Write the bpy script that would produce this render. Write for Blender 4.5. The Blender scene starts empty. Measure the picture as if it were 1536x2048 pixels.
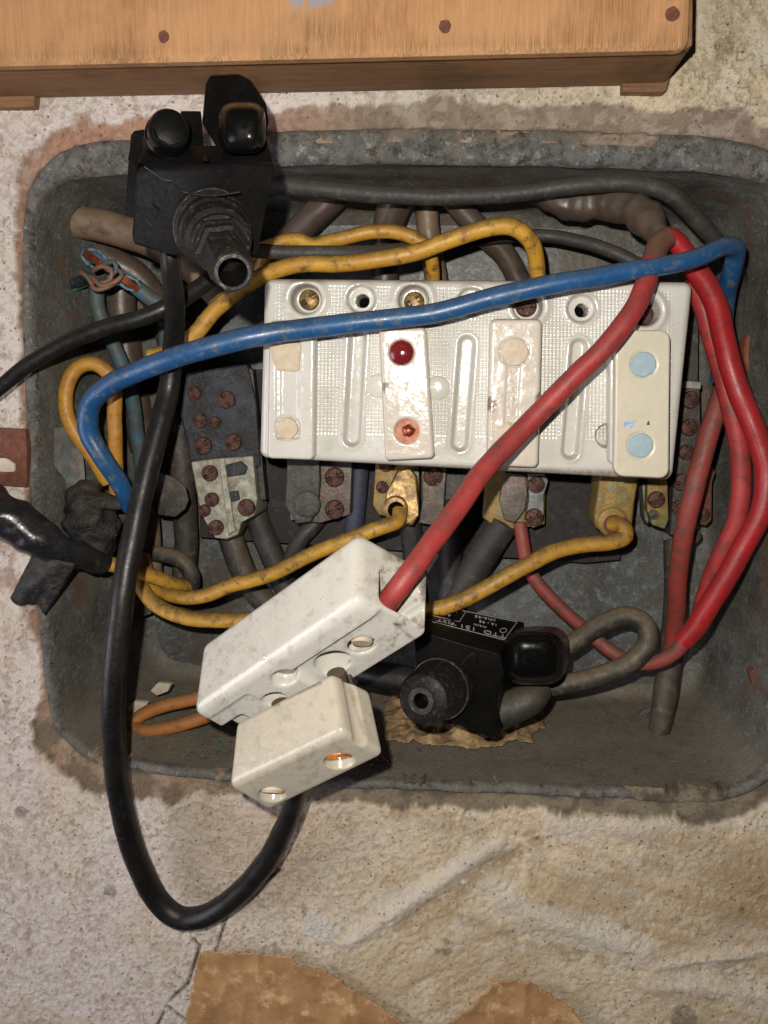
import bpy, bmesh, math, random
import numpy as np
from mathutils import Vector, Matrix, noise as mnoise
random.seed(7)
R = math.radians
S = 0.01                     # all measures below are in cm, meshes are written in metres
scene = bpy.context.scene
COL = scene.collection

# ------------------------------------------------------------------ camera
D = 26.0                     # cm from lens to the wall plane (Y = 0); inside of the box is +Y
FPX = 1550.0                 # focal length in photo pixels (2048 high)
YAW, PITCH, ROLL = R(5.0), R(9.3), R(0.3)
Fv = Vector((-math.sin(YAW)*math.cos(PITCH), math.cos(YAW)*math.cos(PITCH), -math.sin(PITCH)))
Rv = Fv.cross(Vector((0, 0, 1))).normalized()
Uv = Rv.cross(Fv).normalized()
c_, s_ = math.cos(ROLL), math.sin(ROLL)
Rv, Uv = (Rv*c_ + Uv*s_), (Uv*c_ - Rv*s_)
CAM = Vector((0, -D, 0))
cd = bpy.data.cameras.new('camera'); cam = bpy.data.objects.new('camera', cd); COL.objects.link(cam)
cam.matrix_world = Matrix(((Rv.x, Uv.x, -Fv.x, CAM.x*S), (Rv.y, Uv.y, -Fv.y, CAM.y*S), (Rv.z, Uv.z, -Fv.z, CAM.z*S), (0, 0, 0, 1)))
cd.sensor_fit = 'VERTICAL'; cd.sensor_height = 24; cd.lens = 24*FPX/2048
cd.clip_start = 0.005; cd.clip_end = 20
scene.camera = cam

def P(u, v, h=0.0):
    """point seen at photo pixel (u, v), h cm in front of the wall plane (negative: inside the box)"""
    d = Fv + Rv*((u-768)/FPX) + Uv*((1024-v)/FPX)
    return CAM + d*((D-h)/d.y)
def px_of(X, Y, Z):
    dx, dy, dz = X-CAM.x, Y-CAM.y, Z-CAM.z
    f = dx*Fv.x+dy*Fv.y+dz*Fv.z
    return 768+FPX*(dx*Rv.x+dy*Rv.y+dz*Rv.z)/f, 1024-FPX*(dx*Uv.x+dy*Uv.y+dz*Uv.z)/f

# ------------------------------------------------------------------ world, lamps, exposure
w = bpy.data.worlds.new('World'); scene.world = w; w.use_nodes = True
bgn = w.node_tree.nodes['Background']; bgn.inputs[0].default_value = (0.80, 0.80, 1.0, 1); bgn.inputs[1].default_value = 0.010
def lamp(name, kind, loc, energy, color, size):
    l = bpy.data.lights.new(name, kind); l.energy = energy; l.color = color
    if kind == 'AREA': l.size = size*S
    else: l.shadow_soft_size = size*S
    o = bpy.data.objects.new(name, l); COL.objects.link(o); o.location = Vector(loc)*S; return o
flash = lamp('camera_flash', 'POINT', (-1.15, -26.4, 1.7), 3.4, (1.0, 0.94, 0.85), 0.22)
win = lamp('window_light', 'AREA', (-60, -38, -18), 2.3, (0.95, 0.90, 1.0), 40)
win.rotation_euler = (Vector((-10, 0, -14))-Vector((-60, -38, -18))).to_track_quat('-Z', 'Y').to_euler()
vs = scene.view_settings
vs.view_transform = 'Standard'; vs.look = 'None'; vs.exposure = 0; vs.gamma = 1

# ------------------------------------------------------------------ materials
def lin(r, g, b):
    f = lambda c: (c/255/12.92 if c/255 <= 0.04045 else ((c/255+0.055)/1.055)**2.4)
    return (f(r), f(g), f(b))
class NT:
    def __init__(s, name):
        s.m = bpy.data.materials.new(name); s.m.use_nodes = True; s.t = s.m.node_tree; s.n = s.t.nodes
        s.b = s.n['Principled BSDF']
        tc = s.n.new('ShaderNodeTexCoord'); mp = s.n.new('ShaderNodeMapping'); mp.inputs['Scale'].default_value = (100,)*3
        s.t.links.new(tc.outputs['Object'], mp.inputs['Vector']); s.co = mp.outputs['Vector']; s._up = None
    def link(s, a, b): s.t.links.new(a, b)
    def scaled(s, v):
        mp = s.n.new('ShaderNodeMapping'); mp.inputs['Scale'].default_value = v; s.link(s.co, mp.inputs['Vector']); return mp.outputs[0]
    def noise(s, sc, det=4, rough=.6, co=None, dist=0, off=0):
        n = s.n.new('ShaderNodeTexNoise'); n.inputs['Scale'].default_value = sc; n.inputs['Detail'].default_value = det
        n.inputs['Roughness'].default_value = rough; n.inputs['Distortion'].default_value = dist
        c = co or s.co
        if off:
            mp = s.n.new('ShaderNodeMapping'); mp.inputs['Location'].default_value = (off, off*1.7, -off); s.link(c, mp.inputs['Vector']); c = mp.outputs[0]
        s.link(c, n.inputs['Vector']); return n.outputs['Fac']
    def voro(s, sc, co=None):
        n = s.n.new('ShaderNodeTexVoronoi'); n.inputs['Scale'].default_value = sc; s.link(co or s.co, n.inputs['Vector']); return n.outputs['Distance']
    def rng(s, x, a, b, c=0., d=1.):
        n = s.n.new('ShaderNodeMapRange'); s.link(x, n.inputs[0])
        for i, v in zip((1, 2, 3, 4), (a, b, c, d)): n.inputs[i].default_value = v
        return n.outputs[0]
    def math(s, op, a, b):
        n = s.n.new('ShaderNodeMath'); n.operation = op
        for i, v in enumerate((a, b)):
            if hasattr(v, 'links'): s.link(v, n.inputs[i])
            else: n.inputs[i].default_value = v
        return n.outputs[0]
    def mix(s, f, a, b):
        n = s.n.new('ShaderNodeMix'); n.data_type = 'RGBA'
        for i, v in ((0, f), (6, a), (7, b)):
            if hasattr(v, 'links'): s.link(v, n.inputs[i])
            elif i == 0: n.inputs[0].default_value = v
            else: n.inputs[i].default_value = (*v[:3], 1)
        return n.outputs[2]
    def attr(s, name, out='Fac'):
        n = s.n.new('ShaderNodeAttribute'); n.attribute_name = name; return n.outputs[out]
    def up(s):
        if s._up is None:
            g = s.n.new('ShaderNodeNewGeometry'); x = s.n.new('ShaderNodeSeparateXYZ'); s.link(g.outputs['Normal'], x.inputs[0]); s._up = x.outputs['Z']
        return s._up
    def bump(s, hgt, dist, prev=None, strength=1.):
        n = s.n.new('ShaderNodeBump'); n.inputs['Distance'].default_value = dist*S; n.inputs['Strength'].default_value = strength
        s.link(hgt, n.inputs['Height'])
        if prev: s.link(prev, n.inputs['Normal'])
        return n.outputs[0]
    def done(s, col, rough, metal=0, nrm=None, spec=.5, coat=0, coat_r=.1):
        def put(k, v):
            if hasattr(v, 'links'): s.link(v, s.b.inputs[k])
            elif isinstance(v, tuple): s.b.inputs[k].default_value = (*v, 1)
            else: s.b.inputs[k].default_value = v
        put('Base Color', col); put('Roughness', rough); put('Metallic', metal); put('Specular IOR Level', spec)
        put('Coat Weight', coat); put('Coat Roughness', coat_r)
        if nrm: s.link(nrm, s.b.inputs['Normal'])
        return s.m

def std(name, base, base2=None, ns=1.2, rough=.5, metal=0, dirt=None, damt=.5, ds=2.5, dust=None, dustamt=.7, bump=.01, bs=8, spec=.5, coat=0, det=5, vr=.12):
    """worn surface: two tones, blotches of dirt, dust that lies on upward faces, fine relief"""
    t = NT(name); c = base
    if base2: c = t.mix(t.rng(t.noise(ns, det), .38, .62), base, base2)
    if dirt:
        f = t.math('MULTIPLY', t.rng(t.noise(ds, 7, .7, off=9), .64-.26*damt, .74-.2*damt), t.rng(t.noise(ds*9, 3, off=3), .3, .6, .45, 1.))
        c = t.mix(f, c, dirt)
    if dust:
        f = t.math('MULTIPLY', t.rng(t.up(), -.1, .85), t.rng(t.noise(3.1, 6, .7, off=5), .33, .62, dustamt*.4, dustamt))
        c = t.mix(f, c, dust)
    r = t.rng(t.noise(ds*2, 5, off=2), .3, .7, max(.03, rough-vr), min(1, rough+vr))
    n = t.bump(t.noise(bs, 6, .65), bump) if bump else None
    return t.done(c, r, metal, n, spec, coat)

DUST = lin(118, 100, 80)
M = {}
def mk(k, *a, **kw): M[k] = std(k, *a, **kw)
mk('black_rubber', (.006, .006, .006), (.010, .010, .009), rough=.4, spec=.35, dirt=(.035, .03, .026), damt=.2, ds=3, dust=(.05, .043, .036), dustamt=.25, bump=.006, bs=14)
mk('black_plastic', (.0035, .0035, .0035), (.006, .0055, .005), rough=.42, dirt=(.012, .010, .009), damt=.2, ds=4, bump=.004, bs=20, spec=.10)
mk('black_glossy', (.003, .003, .003), rough=.28, bump=.004, bs=3, spec=.2)
mk('black_worn', (.007, .007, .007), (.012, .011, .010), rough=.5, spec=.2, dirt=(.06, .045, .032), damt=.4, ds=6, bump=.01, bs=14)
mk('worn_edge', (.032, .031, .029), (.014, .014, .014), rough=.5, dirt=(.16, .13, .10), damt=.4, ds=6, bump=.02, bs=14)
mk('tan_patch', (.30, .22, .14), (.16, .11, .07), ns=6, rough=.9, bump=.04, bs=12)
mk('blue_wire', lin(24, 74, 120), lin(24, 66, 106), rough=.38, dirt=lin(92, 98, 96), damt=.42, ds=2.6, dust=lin(90, 92, 90), dustamt=.45, bump=.006, bs=9)
mk('red_wire', lin(160, 52, 52), lin(140, 46, 46), rough=.5, dirt=lin(108, 50, 44), damt=.6, ds=1.5, dust=lin(110, 62, 54), dustamt=.5, bump=.007, bs=10)
mk('red_bright', lin(158, 30, 34), lin(136, 32, 34), rough=.4, dirt=lin(120, 40, 36), damt=.35, ds=2.2, dust=lin(110, 60, 50), dustamt=.4, bump=.006, bs=10)
mk('red_dusty', lin(150, 56, 52), lin(128, 58, 50), rough=.6, dirt=lin(92, 62, 52), damt=.6, ds=2.5, dust=lin(98, 74, 62), dustamt=.8, bump=.008, bs=10)
mk('red_brown', lin(120, 72, 62), lin(104, 66, 58), rough=.6, dirt=lin(84, 64, 54), damt=.5, dust=lin(90, 74, 62), dustamt=.8, bump=.008, bs=10)
mk('yellow_wire', lin(190, 146, 50), lin(172, 126, 46), rough=.5, dirt=lin(88, 68, 38), damt=.5, ds=2.3, dust=lin(92, 76, 48), dustamt=.95, bump=.01, bs=10)
mk('yellow_clean', lin(182, 134, 48), lin(162, 112, 42), rough=.5, dirt=lin(130, 84, 30), damt=.42, ds=3, dust=lin(110, 84, 48), dustamt=.6, bump=.01, bs=10)
mk('orange_wire', lin(164, 104, 46), lin(140, 88, 42), rough=.6, dirt=lin(96, 70, 40), damt=.5, ds=3, dust=lin(100, 78, 50), dustamt=.6, bump=.01, bs=10)
mk('grey_cable', lin(54, 51, 46), lin(40, 38, 35), rough=.62, dirt=lin(92, 82, 66), damt=.5, dust=lin(112, 99, 78), dustamt=.95, bump=.012, bs=8)
mk('dark_cable', lin(38, 36, 35), lin(50, 47, 44), rough=.6, dirt=lin(78, 70, 60), damt=.4, dust=lin(84, 76, 64), dustamt=.7, bump=.012, bs=8)
mk('taupe_cable', lin(124, 103, 84), lin(104, 86, 70), ns=.6, rough=.5, dirt=lin(80, 66, 56), damt=.5, ds=1.6, dust=lin(110, 96, 80), dustamt=.5, bump=.008, bs=6)
mk('brown_cable', lin(84, 71, 60), lin(68, 57, 50), ns=.6, rough=.42, dirt=lin(62, 52, 46), damt=.5, ds=1.6, dust=lin(96, 84, 72), dustamt=.5, bump=.008, bs=6)
mk('teal_wire', lin(72, 82, 82), lin(56, 92, 108), ns=1.4, rough=.6, dirt=lin(70, 70, 62), damt=.75, dust=lin(88, 90, 80), dustamt=.7, bump=.012)
mk('cyan_edge', lin(100, 130, 146), lin(48, 78, 96), ns=5, rough=.5, bump=.01)
mk('slate_strip', lin(62, 68, 88), lin(50, 54, 68), rough=.6, dirt=lin(70, 68, 62), damt=.4, bump=.01)
mk('copper', lin(176, 102, 74), lin(140, 72, 52), ns=6, rough=.38, metal=.85, dirt=lin(120, 90, 64), damt=.3, bump=.01)
mk('copper_old', lin(128, 92, 76), lin(92, 98, 82), ns=4, rough=.6, metal=.3, dirt=lin(156, 84, 74), damt=.5, bump=.02)
mk('brass', lin(156, 126, 78), lin(104, 86, 58), ns=2.5, rough=.42, metal=.6, dirt=lin(84, 70, 50), damt=.65, ds=3, bump=.015, bs=10)
mk('brass_green', lin(146, 120, 66), lin(120, 96, 52), ns=2.2, rough=.55, metal=.35, dirt=lin(92, 132, 106), damt=.42, ds=2.6, bump=.02, bs=9)
mk('rust', lin(112, 66, 48), lin(84, 52, 44), ns=5, rough=.8, metal=.1, dirt=lin(150, 84, 48), damt=.3, ds=6, bump=.03, bs=12)
mk('rust_screw', lin(92, 60, 50), lin(62, 44, 40), ns=5, rough=.5, metal=.3, dirt=lin(150, 96, 64), damt=.35, ds=6, bump=.05, bs=12)
mk('orange_rust', lin(140, 74, 48), lin(104, 66, 50), ns=3, rough=.85, bump=.02)
mk('contact_pad', lin(104, 96, 88), lin(78, 74, 69), ns=2.5, rough=.5, metal=.3, dirt=lin(110, 76, 62), damt=.55, ds=3, bump=.02)
mk('dark_pad', lin(70, 68, 64), lin(54, 52, 50), ns=2.5, rough=.55, metal=.2, dirt=lin(98, 88, 74), damt=.4, ds=4, bump=.03)
mk('burnt', lin(30, 30, 31), lin(52, 58, 66), ns=.8, rough=.45, dirt=lin(24, 22, 22), damt=.7, ds=1.6, bump=.09, bs=6)
mk('white_terminal', lin(170, 168, 152), lin(130, 130, 116), ns=3, rough=.55, dirt=lin(112, 104, 84), damt=.62, ds=3.2, dust=lin(120, 110, 90), dustamt=.6, bump=.05, bs=7)
mk('galvanised', lin(122, 126, 122), lin(92, 96, 94), ns=2.5, rough=.55, metal=.35, dirt=lin(130, 92, 66), damt=.4, ds=1.8, bump=.02)
mk('beige_plastic', lin(192, 184, 164), lin(186, 180, 160), rough=.36, dirt=lin(205, 190, 160), damt=.12, bump=.003, bs=8)
mk('pale_blue', lin(148, 168, 176), lin(136, 158, 168), ns=4, rough=.6, dirt=lin(120, 130, 130), damt=.08, ds=9, bump=.006)
mk('blue_print', lin(110, 140, 190), lin(180, 190, 200), ns=9, rough=.6, bump=0)
mk('wax_cream', lin(188, 174, 152), lin(176, 160, 138), ns=3, rough=.6, dirt=lin(176, 150, 116), damt=.25, ds=5, bump=.015)
mk('wax_red', lin(112, 30, 32), lin(100, 26, 30), rough=.12, bump=.002, coat=.4)
mk('kraft_paper', lin(174, 136, 94), lin(150, 114, 76), ns=.8, rough=.55, dirt=lin(214, 176, 132), damt=.42, ds=1.3, bump=.02, bs=3)  # pale blotch tone paints light on the folds into the colour
mk('old_paper', lin(164, 138, 96), lin(112, 92, 64), ns=1.6, rough=.85, dirt=lin(84, 70, 52), damt=.45, ds=3, bump=.03)
mk('copper_plug', lin(176, 112, 78), lin(150, 80, 54), ns=5, rough=.5, dirt=lin(190, 130, 96), damt=.4, bump=.02)
mk('verdigris', lin(74, 126, 104), lin(56, 90, 76), rough=.9, bump=0)
mk('crumb', lin(120, 106, 86), lin(86, 76, 62), rough=.95, bump=0)
mk('tape_black', (.010, .010, .012), (.018, .017, .019), rough=.26, dirt=(.06, .055, .05), damt=.25, ds=3, bump=.02, bs=3)
mk('tape_dusty', lin(28, 27, 27), lin(20, 20, 20), rough=.5, dirt=lin(66, 60, 52), damt=.5, dust=lin(76, 70, 58), dustamt=.45, bump=.11, bs=5)
mk('plaster_dab', lin(196, 186, 170), lin(176, 164, 146), rough=.9, bump=.03)
mk('hole_shade', (.004, .004, .004), rough=1, bump=0, spec=0)  # flat black painted as the shade inside holes, worn by plain discs
mk('amber', lin(196, 124, 30), lin(150, 84, 18), ns=4, rough=.25, dirt=lin(90, 50, 16), damt=.4, ds=5, bump=.02)
mk('white_print', (.36, .37, .36), rough=.6, bump=0)
mk('dark_panel', lin(42, 38, 39), lin(36, 34, 35), rough=.75, dirt=lin(74, 66, 58), damt=.3, bump=.01)

def porcelain(name, base, grime_shade):
    t = NT(name)
    c = t.mix(t.rng(t.noise(.7, 3), .35, .65), base, tuple(x*.93 for x in base))
    f = t.rng(t.noise(1.1, 7, .78, off=4), .56, .76, 0, .32)
    f = t.math('MULTIPLY', f, t.rng(t.noise(.5, 2, off=8), .42, .6))
    c = t.mix(f, c, lin(120, 104, 84))
    stv = t.noise(1, 6, .75, co=t.scaled((2.2, 2.2, 5.5)), off=31)
    c = t.mix(t.rng(stv, .60, .74, 0, .22), c, lin(120, 110, 96))
    c = t.mix(t.rng(t.voro(2.6), .04, .025), c, lin(50, 42, 36))
    c = t.mix(t.rng(t.noise(9, 3, off=6), .68, .72, 0, .7), c, lin(96, 84, 70))
    c = t.mix(t.math('MULTIPLY', t.attr('grime_shade'), t.rng(t.noise(7, 4), .3, .6, .4, 1)), c, grime_shade)
    c = t.mix(t.math('MULTIPLY', t.rng(t.up(), .25, .95), t.rng(t.noise(2, 5), .3, .6, .35, .75)), c, lin(150, 138, 120))
    n = t.bump(t.noise(2.2, 3), .02); n = t.bump(t.noise(16, 2), .0015, n)
    return t.done(c, t.rng(t.noise(4, 5), .3, .7, .10, .24), 0, n, .55)
M['porcelain'] = porcelain('porcelain', lin(194, 192, 184), lin(98, 82, 66))
M['porcelain_cream'] = porcelain('porcelain_cream', lin(178, 171, 155), lin(98, 82, 66))
M['porcelain_warm'] = porcelain('porcelain_warm', lin(192, 183, 170), lin(98, 82, 66))

# box metal: dull grey paint with flaking spots, rust and settled dirt
t = NT('box_metal')
c = t.mix(t.rng(t.noise(.5, 4), .35, .65), lin(112, 112, 106), lin(84, 84, 79))
c = t.mix(t.rng(t.noise(1.3, 8, .75, off=3), .56, .66, 0, .8), c, lin(124, 128, 124))
c = t.mix(t.rng(t.noise(4.5, 8, .9, off=7), .545, .61, 0, .75), c, lin(166, 166, 156))
c = t.mix(t.rng(t.noise(9, 6, .85, off=17), .54, .60, 0, .55), c, lin(50, 48, 42))
c = t.mix(t.rng(t.noise(1.0, 7, .8, off=27), .52, .60, 0, .5), c, lin(60, 59, 54))
c = t.mix(t.rng(t.noise(.45, 6, .75, off=12), .54, .63, 0, .7), c, lin(112, 84, 64))
c = t.mix(t.rng(t.noise(5, 6, .8, off=2), .56, .70, 0, .6), c, lin(46, 46, 40))
c = t.mix(t.math('MULTIPLY', t.rng(t.up(), .1, .8), t.rng(t.noise(1.6, 6), .3, .6, .5, .85)), c, lin(122, 114, 100))
c = t.mix(t.rng(t.noise(8, 7, .9, off=51), .54, .60, 0, .55), c, lin(70, 63, 53))
c = t.mix(t.rng(t.voro(4.5), .10, .06, 0, .8), c, lin(150, 140, 124))
c = t.mix(t.rng(t.noise(1.1, 7, .8, off=61), .53, .62, 0, .5), c, lin(84, 84, 78))
n = t.bump(t.noise(7, 8, .75), .05)
M['box_metal'] = t.done(c, t.rng(t.noise(2, 4), .3, .7, .5, .8), .15, n, .4)
t = NT('back_metal')
c = t.mix(t.rng(t.noise(.4, 4), .35, .65), lin(98, 101, 100), lin(74, 74, 71))
c = t.mix(t.rng(t.noise(1.4, 8, .8, off=3), .52, .62, 0, .6), c, lin(132, 138, 142))
c = t.mix(t.rng(t.noise(7, 6, .85, off=5), .57, .62, 0, .7), c, lin(150, 154, 154))
c = t.mix(t.rng(t.noise(5, 7, .85, off=19), .53, .60, 0, .6), c, lin(58, 56, 50))
c = t.mix(t.rng(t.noise(.5, 5, .7, off=11), .52, .62, 0, .7), c, lin(86, 74, 62))
M['back_metal'] = t.done(c, .5, .3, t.bump(t.noise(4, 6), .02), .4)
t = NT('rim_metal')
c = t.mix(t.rng(t.noise(2.6, 6, .7), .4, .6), lin(84, 84, 81), lin(106, 107, 105))
c = t.mix(t.rng(t.noise(2.4, 8, .85, off=7), .55, .61, 0, .7), c, lin(160, 160, 155))
c = t.mix(t.rng(t.noise(.8, 6, .8, off=3), .52, .60, 0, .7), c, lin(110, 99, 84))
c = t.mix(t.rng(t.noise(2.2, 7, .85, off=1), .50, .60, 0, .85), c, lin(44, 44, 40))
c = t.mix(t.math('MULTIPLY', t.rng(t.up(), -.3, .6), t.rng(t.noise(1.5, 6, .7, off=41), .40, .6, .0, .65)), c, lin(112, 104, 90))
n = t.bump(t.noise(7, 8, .7), .08)
M['rim_metal'] = t.done(c, .6, .15, n, .4)

# plaster: colour comes from the trowelled surface's own stains (point colours), grain and painted pit shading from noise
t = NT('plaster')
c = t.attr('tone', 'Color')
cl = t.rng(t.attr('clean'), 0, 1, 1, .4)
g = t.noise(6, 9, .8)
c = t.mix(t.math('MULTIPLY', t.rng(g, .34, .44, .22, 0), cl), c, lin(166, 134, 104))
c = t.mix(t.math('MULTIPLY', t.rng(t.noise(9, 6, .75, off=15), .56, .64, 0, .55), t.rng(t.attr('coat'), .3, 1, .12, 1)), c, lin(252, 246, 236))
msk = t.math('MULTIPLY', t.rng(t.noise(1.2, 5, .7, off=21), .42, .58, .15, 1.), cl)
p1 = t.rng(t.voro(3.9), .24, .12, 0, .8); p2 = t.rng(t.voro(8.3), .26, .14, 0, .55)
c = t.mix(t.math('MULTIPLY', p1, t.rng(t.noise(2.5, 3, off=8), .46, .56)), c, lin(118, 92, 78))  # pit dirt, darkened further to stand for shading the frontal flash lacks
c = t.mix(t.math('MULTIPLY', p2, msk), c, lin(150, 118, 96))
n = t.bump(t.noise(6, 10, .8), .16); n = t.bump(t.math('MULTIPLY', t.rng(t.voro(8.3), 0, .3), msk), .03, n); n = t.bump(t.noise(17, 6, .75, off=5), .07, n)
M['plaster'] = t.done(c, .9, 0, n, .2)

# wood
def wood(name, a, b, streak, dark, vert):
    t = NT(name)
    g = t.noise(1, 8, .7, co=t.scaled((9, 9, .5) if vert else (.4, 6, 7)))
    c = t.mix(t.rng(g, .3, .7), a, b)
    g2 = t.noise(1, 6, .75, co=t.scaled((22, 22, 1.1) if vert else (.9, 14, 16)), off=3)
    c = t.mix(t.rng(g2, .50, .75, 0, .32), c, streak)
    c = t.mix(t.rng(t.noise(.5, 6, .7, off=13), .5, .7, 0, .35), c, streak)
    c = t.mix(t.math('MULTIPLY', t.rng(t.noise(.35, 5, .6, off=6), .5, .66), t.rng(g2, .4, .6, .2, 1)), c, dark)
    c = t.mix(t.rng(t.noise(2.2, 7, .8, off=2), .66, .74, 0, .5), c, dark)
    if vert:
        c = t.mix(t.math('MULTIPLY', t.attr('weather'), t.rng(g2, .42, .56)), c, lin(118, 92, 58))
        c = t.mix(t.math('MULTIPLY', t.attr('patch'), t.rng(t.noise(3, 5), .42, .5)), c, lin(140, 138, 142))
        c = t.mix(t.attr('redmark'), c, lin(176, 40, 36))
    return t.done(c, .62, 0, t.bump(g2, .02, t.bump(g, .02)), .3)
M['wood_face'] = wood('wood_face', lin(184, 140, 98), lin(164, 122, 84), lin(128, 94, 66), lin(140, 98, 62), True)
M['wood_frame'] = wood('wood_frame', lin(140, 104, 70), lin(112, 80, 54), lin(84, 60, 42), lin(70, 52, 38), False)
M['wood_edge'] = wood('wood_edge', lin(110, 84, 56), lin(84, 64, 44), lin(60, 46, 34), lin(50, 40, 30), False)
M['wood_block'] = wood('wood_block', lin(128, 94, 62), lin(112, 82, 54), lin(110, 78, 50), lin(90, 66, 44), False)

# ------------------------------------------------------------------ mesh helpers
def link(name, mesh, mat, parent=None, origin=None):
    o = bpy.data.objects.new(name, mesh); COL.objects.link(o)
    if mat: mesh.materials.append(M[mat] if isinstance(mat, str) else mat)
    if origin is not None: o.location = Vector(origin)*S
    if parent:
        o.parent = parent
        wl = Vector(); q = parent
        while q: wl += q.location; q = q.parent
        o.location = (Vector(origin)*S if origin is not None else Vector((0, 0, 0))) - wl
    return o
def tag(o, label=None, cat=None, group=None, kind=None):
    if label: o['label'] = label
    if cat: o['category'] = cat
    if group: o['group'] = group
    if kind: o['kind'] = kind
    return o
def thing(name, at, label, cat, group=None):
    o = bpy.data.objects.new(name, None); COL.objects.link(o); o.location = P(*at)*S; o.empty_display_size = .01
    return tag(o, label, cat, group)
def smooth(me, ang=35):
    me.polygons.foreach_set('use_smooth', [True]*len(me.polygons))
    me.set_sharp_from_angle(angle=R(ang)); me.update()
def finish(name, verts, faces, mat, parent=None, ang=35, sm=True):
    vs = [Vector(v) for v in verts]
    org = sum(vs, Vector())/len(vs)
    me = bpy.data.meshes.new(name); me.from_pydata([((v-org)*S)[:] for v in vs], [], faces); me.validate(); me.update()
    if sm: smooth(me, ang)
    return link(name, me, mat, parent, org)
def from_bm(name, bm, mat, parent=None, ang=35):
    bmesh.ops.recalc_face_normals(bm, faces=bm.faces)
    vs = [v.co.copy() for v in bm.verts]; org = sum(vs, Vector())/len(vs)
    for v in bm.verts: v.co = (v.co-org)*S
    me = bpy.data.meshes.new(name); bm.to_mesh(me); bm.free(); smooth(me, ang)
    return link(name, me, mat, parent, org)

def loft(name, layers, mat, parent=None, bevel=0.0, seg=3, ang=35, jitter=0., world=False, sub=0):
    """solid through rings of equal point count; ring points are (u, v, h) or world cm"""
    bm = bmesh.new(); rings = []
    for L in layers:
        rings.append([bm.verts.new(p if world else P(*p)) for p in L])
    n = len(rings[0])
    bm.faces.new(rings[0]); bm.faces.new(rings[-1][::-1])
    for a, b in zip(rings, rings[1:]):
        for i in range(n): bm.faces.new((a[i], b[i], b[(i+1) % n], a[(i+1) % n]))
    bmesh.ops.recalc_face_normals(bm, faces=bm.faces)
    if bevel:
        ed = [e for e in bm.edges if e.calc_face_angle(0) > R(22)]
        bmesh.ops.bevel(bm, geom=ed, offset=bevel, segments=seg, profile=.6, affect='EDGES', clamp_overlap=True)
    if jitter:
        for v in bm.verts: v.co += Vector(mnoise.noise_vector(v.co*1.7))*jitter
    return from_bm(name, bm, mat, parent, ang)
def prism(name, poly, h0, h1, mat, parent=None, bevel=.06, **k):
    fr = [P(u, v, h0) for u, v in poly]
    bk = [Vector((p.x, -h1, p.z)) for p in fr]
    return loft(name, [fr, bk], mat, parent, bevel, world=True, **k)

def dome(name, cu, cv, hw, hh, prof, mat, parent, seg=48, n=3.4):
    """rounded rectangular cap; prof rows are depth, scale, shift u, shift v"""
    L = []
    for h, f, du, dv in prof:
        ring = []
        for k in range(seg):
            th = 2*math.pi*k/seg; c, s2 = math.cos(th), math.sin(th)
            q = (abs(c)**n+abs(s2)**n)**(-1/n)
            ring.append((cu+du+hw*f*c*q, cv+dv+hh*f*s2*q, h))
        L.append(ring)
    return loft(name, L, mat, parent, 0, ang=80)
def catmull(ps, rs, step):
    out, ro = [], []
    n = len(ps)
    for i in range(n-1):
        p0 = ps[i-1] if i else ps[0]*2-ps[1]; p1, p2 = ps[i], ps[i+1]; p3 = ps[i+2] if i+2 < n else ps[-1]*2-ps[-2]
        k = max(2, int((p2-p1).length/step))
        d01, d12, d23 = [max(1e-4, (b-a).length**.5) for a, b in ((p0, p1), (p1, p2), (p2, p3))]
        m1 = (p2-p1) + d12*((p1-p0)/d01-(p2-p0)/(d01+d12)); m2 = (p2-p1) + d12*((p3-p2)/d23-(p3-p1)/(d12+d23))
        for j in range(k):
            s = j/k; s2, s3 = s*s, s*s*s
            out.append(p1*(2*s3-3*s2+1)+m1*(s3-2*s2+s)+p2*(-2*s3+3*s2)+m2*(s3-s2)); ro.append(rs[i]*(1-s)+rs[i+1]*s)
    out.append(ps[-1]); ro.append(rs[-1])
    return out, ro
def tube_geo(ps, rs, step=.12, seg=18, wob=.02, ridge=0., flat=1., crump=0.):
    ps, rs = catmull(ps, rs, step)
    m_ = len(ps)-1
    ps = [p+Vector(mnoise.noise_vector(p*.55+Vector((rs[0]*40, 0, 0))))*.045*min(1, i*.1, (m_-i)*.1)+Vector(mnoise.noise_vector(p*1.3))*.010 for i, p in enumerate(ps)]
    verts, faces = [], []
    tn = (ps[1]-ps[0]).normalized(); a = tn.orthogonal().normalized()
    for i, p in enumerate(ps):
        t2 = (ps[min(i+1, len(ps)-1)]-ps[max(i-1, 0)]).normalized()
        a = (a - t2*a.dot(t2)).normalized(); b = t2.cross(a)
        for k in range(seg):
            th = 2*math.pi*k/seg
            d = a*math.cos(th)+b*math.sin(th)*flat
            q = p + d*rs[i]
            r = rs[i]*(1+wob*2*mnoise.noise(q*1.3)+crump*mnoise.noise(q*2.2+Vector((5, 3, 1)))+ridge*(abs(math.sin(i*.21+th*.5))**6))
            verts.append(p+d*r)
    n = len(ps)
    for i in range(n-1):
        for k in range(seg):
            k2 = (k+1) % seg
            faces.append((i*seg+k, i*seg+k2, (i+1)*seg+k2, (i+1)*seg+k))
    for e, tsign in ((0, -1), (n-1, 1)):
        c = len(verts); t2 = (ps[1]-ps[0]).normalized() if e == 0 else (ps[-1]-ps[-2]).normalized()
        verts.append(ps[e]+t2*tsign*rs[e]*.12)
        for k in range(seg):
            k2 = (k+1) % seg
            faces.append((c, e*seg+k2, e*seg+k) if e == 0 else (c, e*seg+k, e*seg+k2))
    return verts, faces
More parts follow.
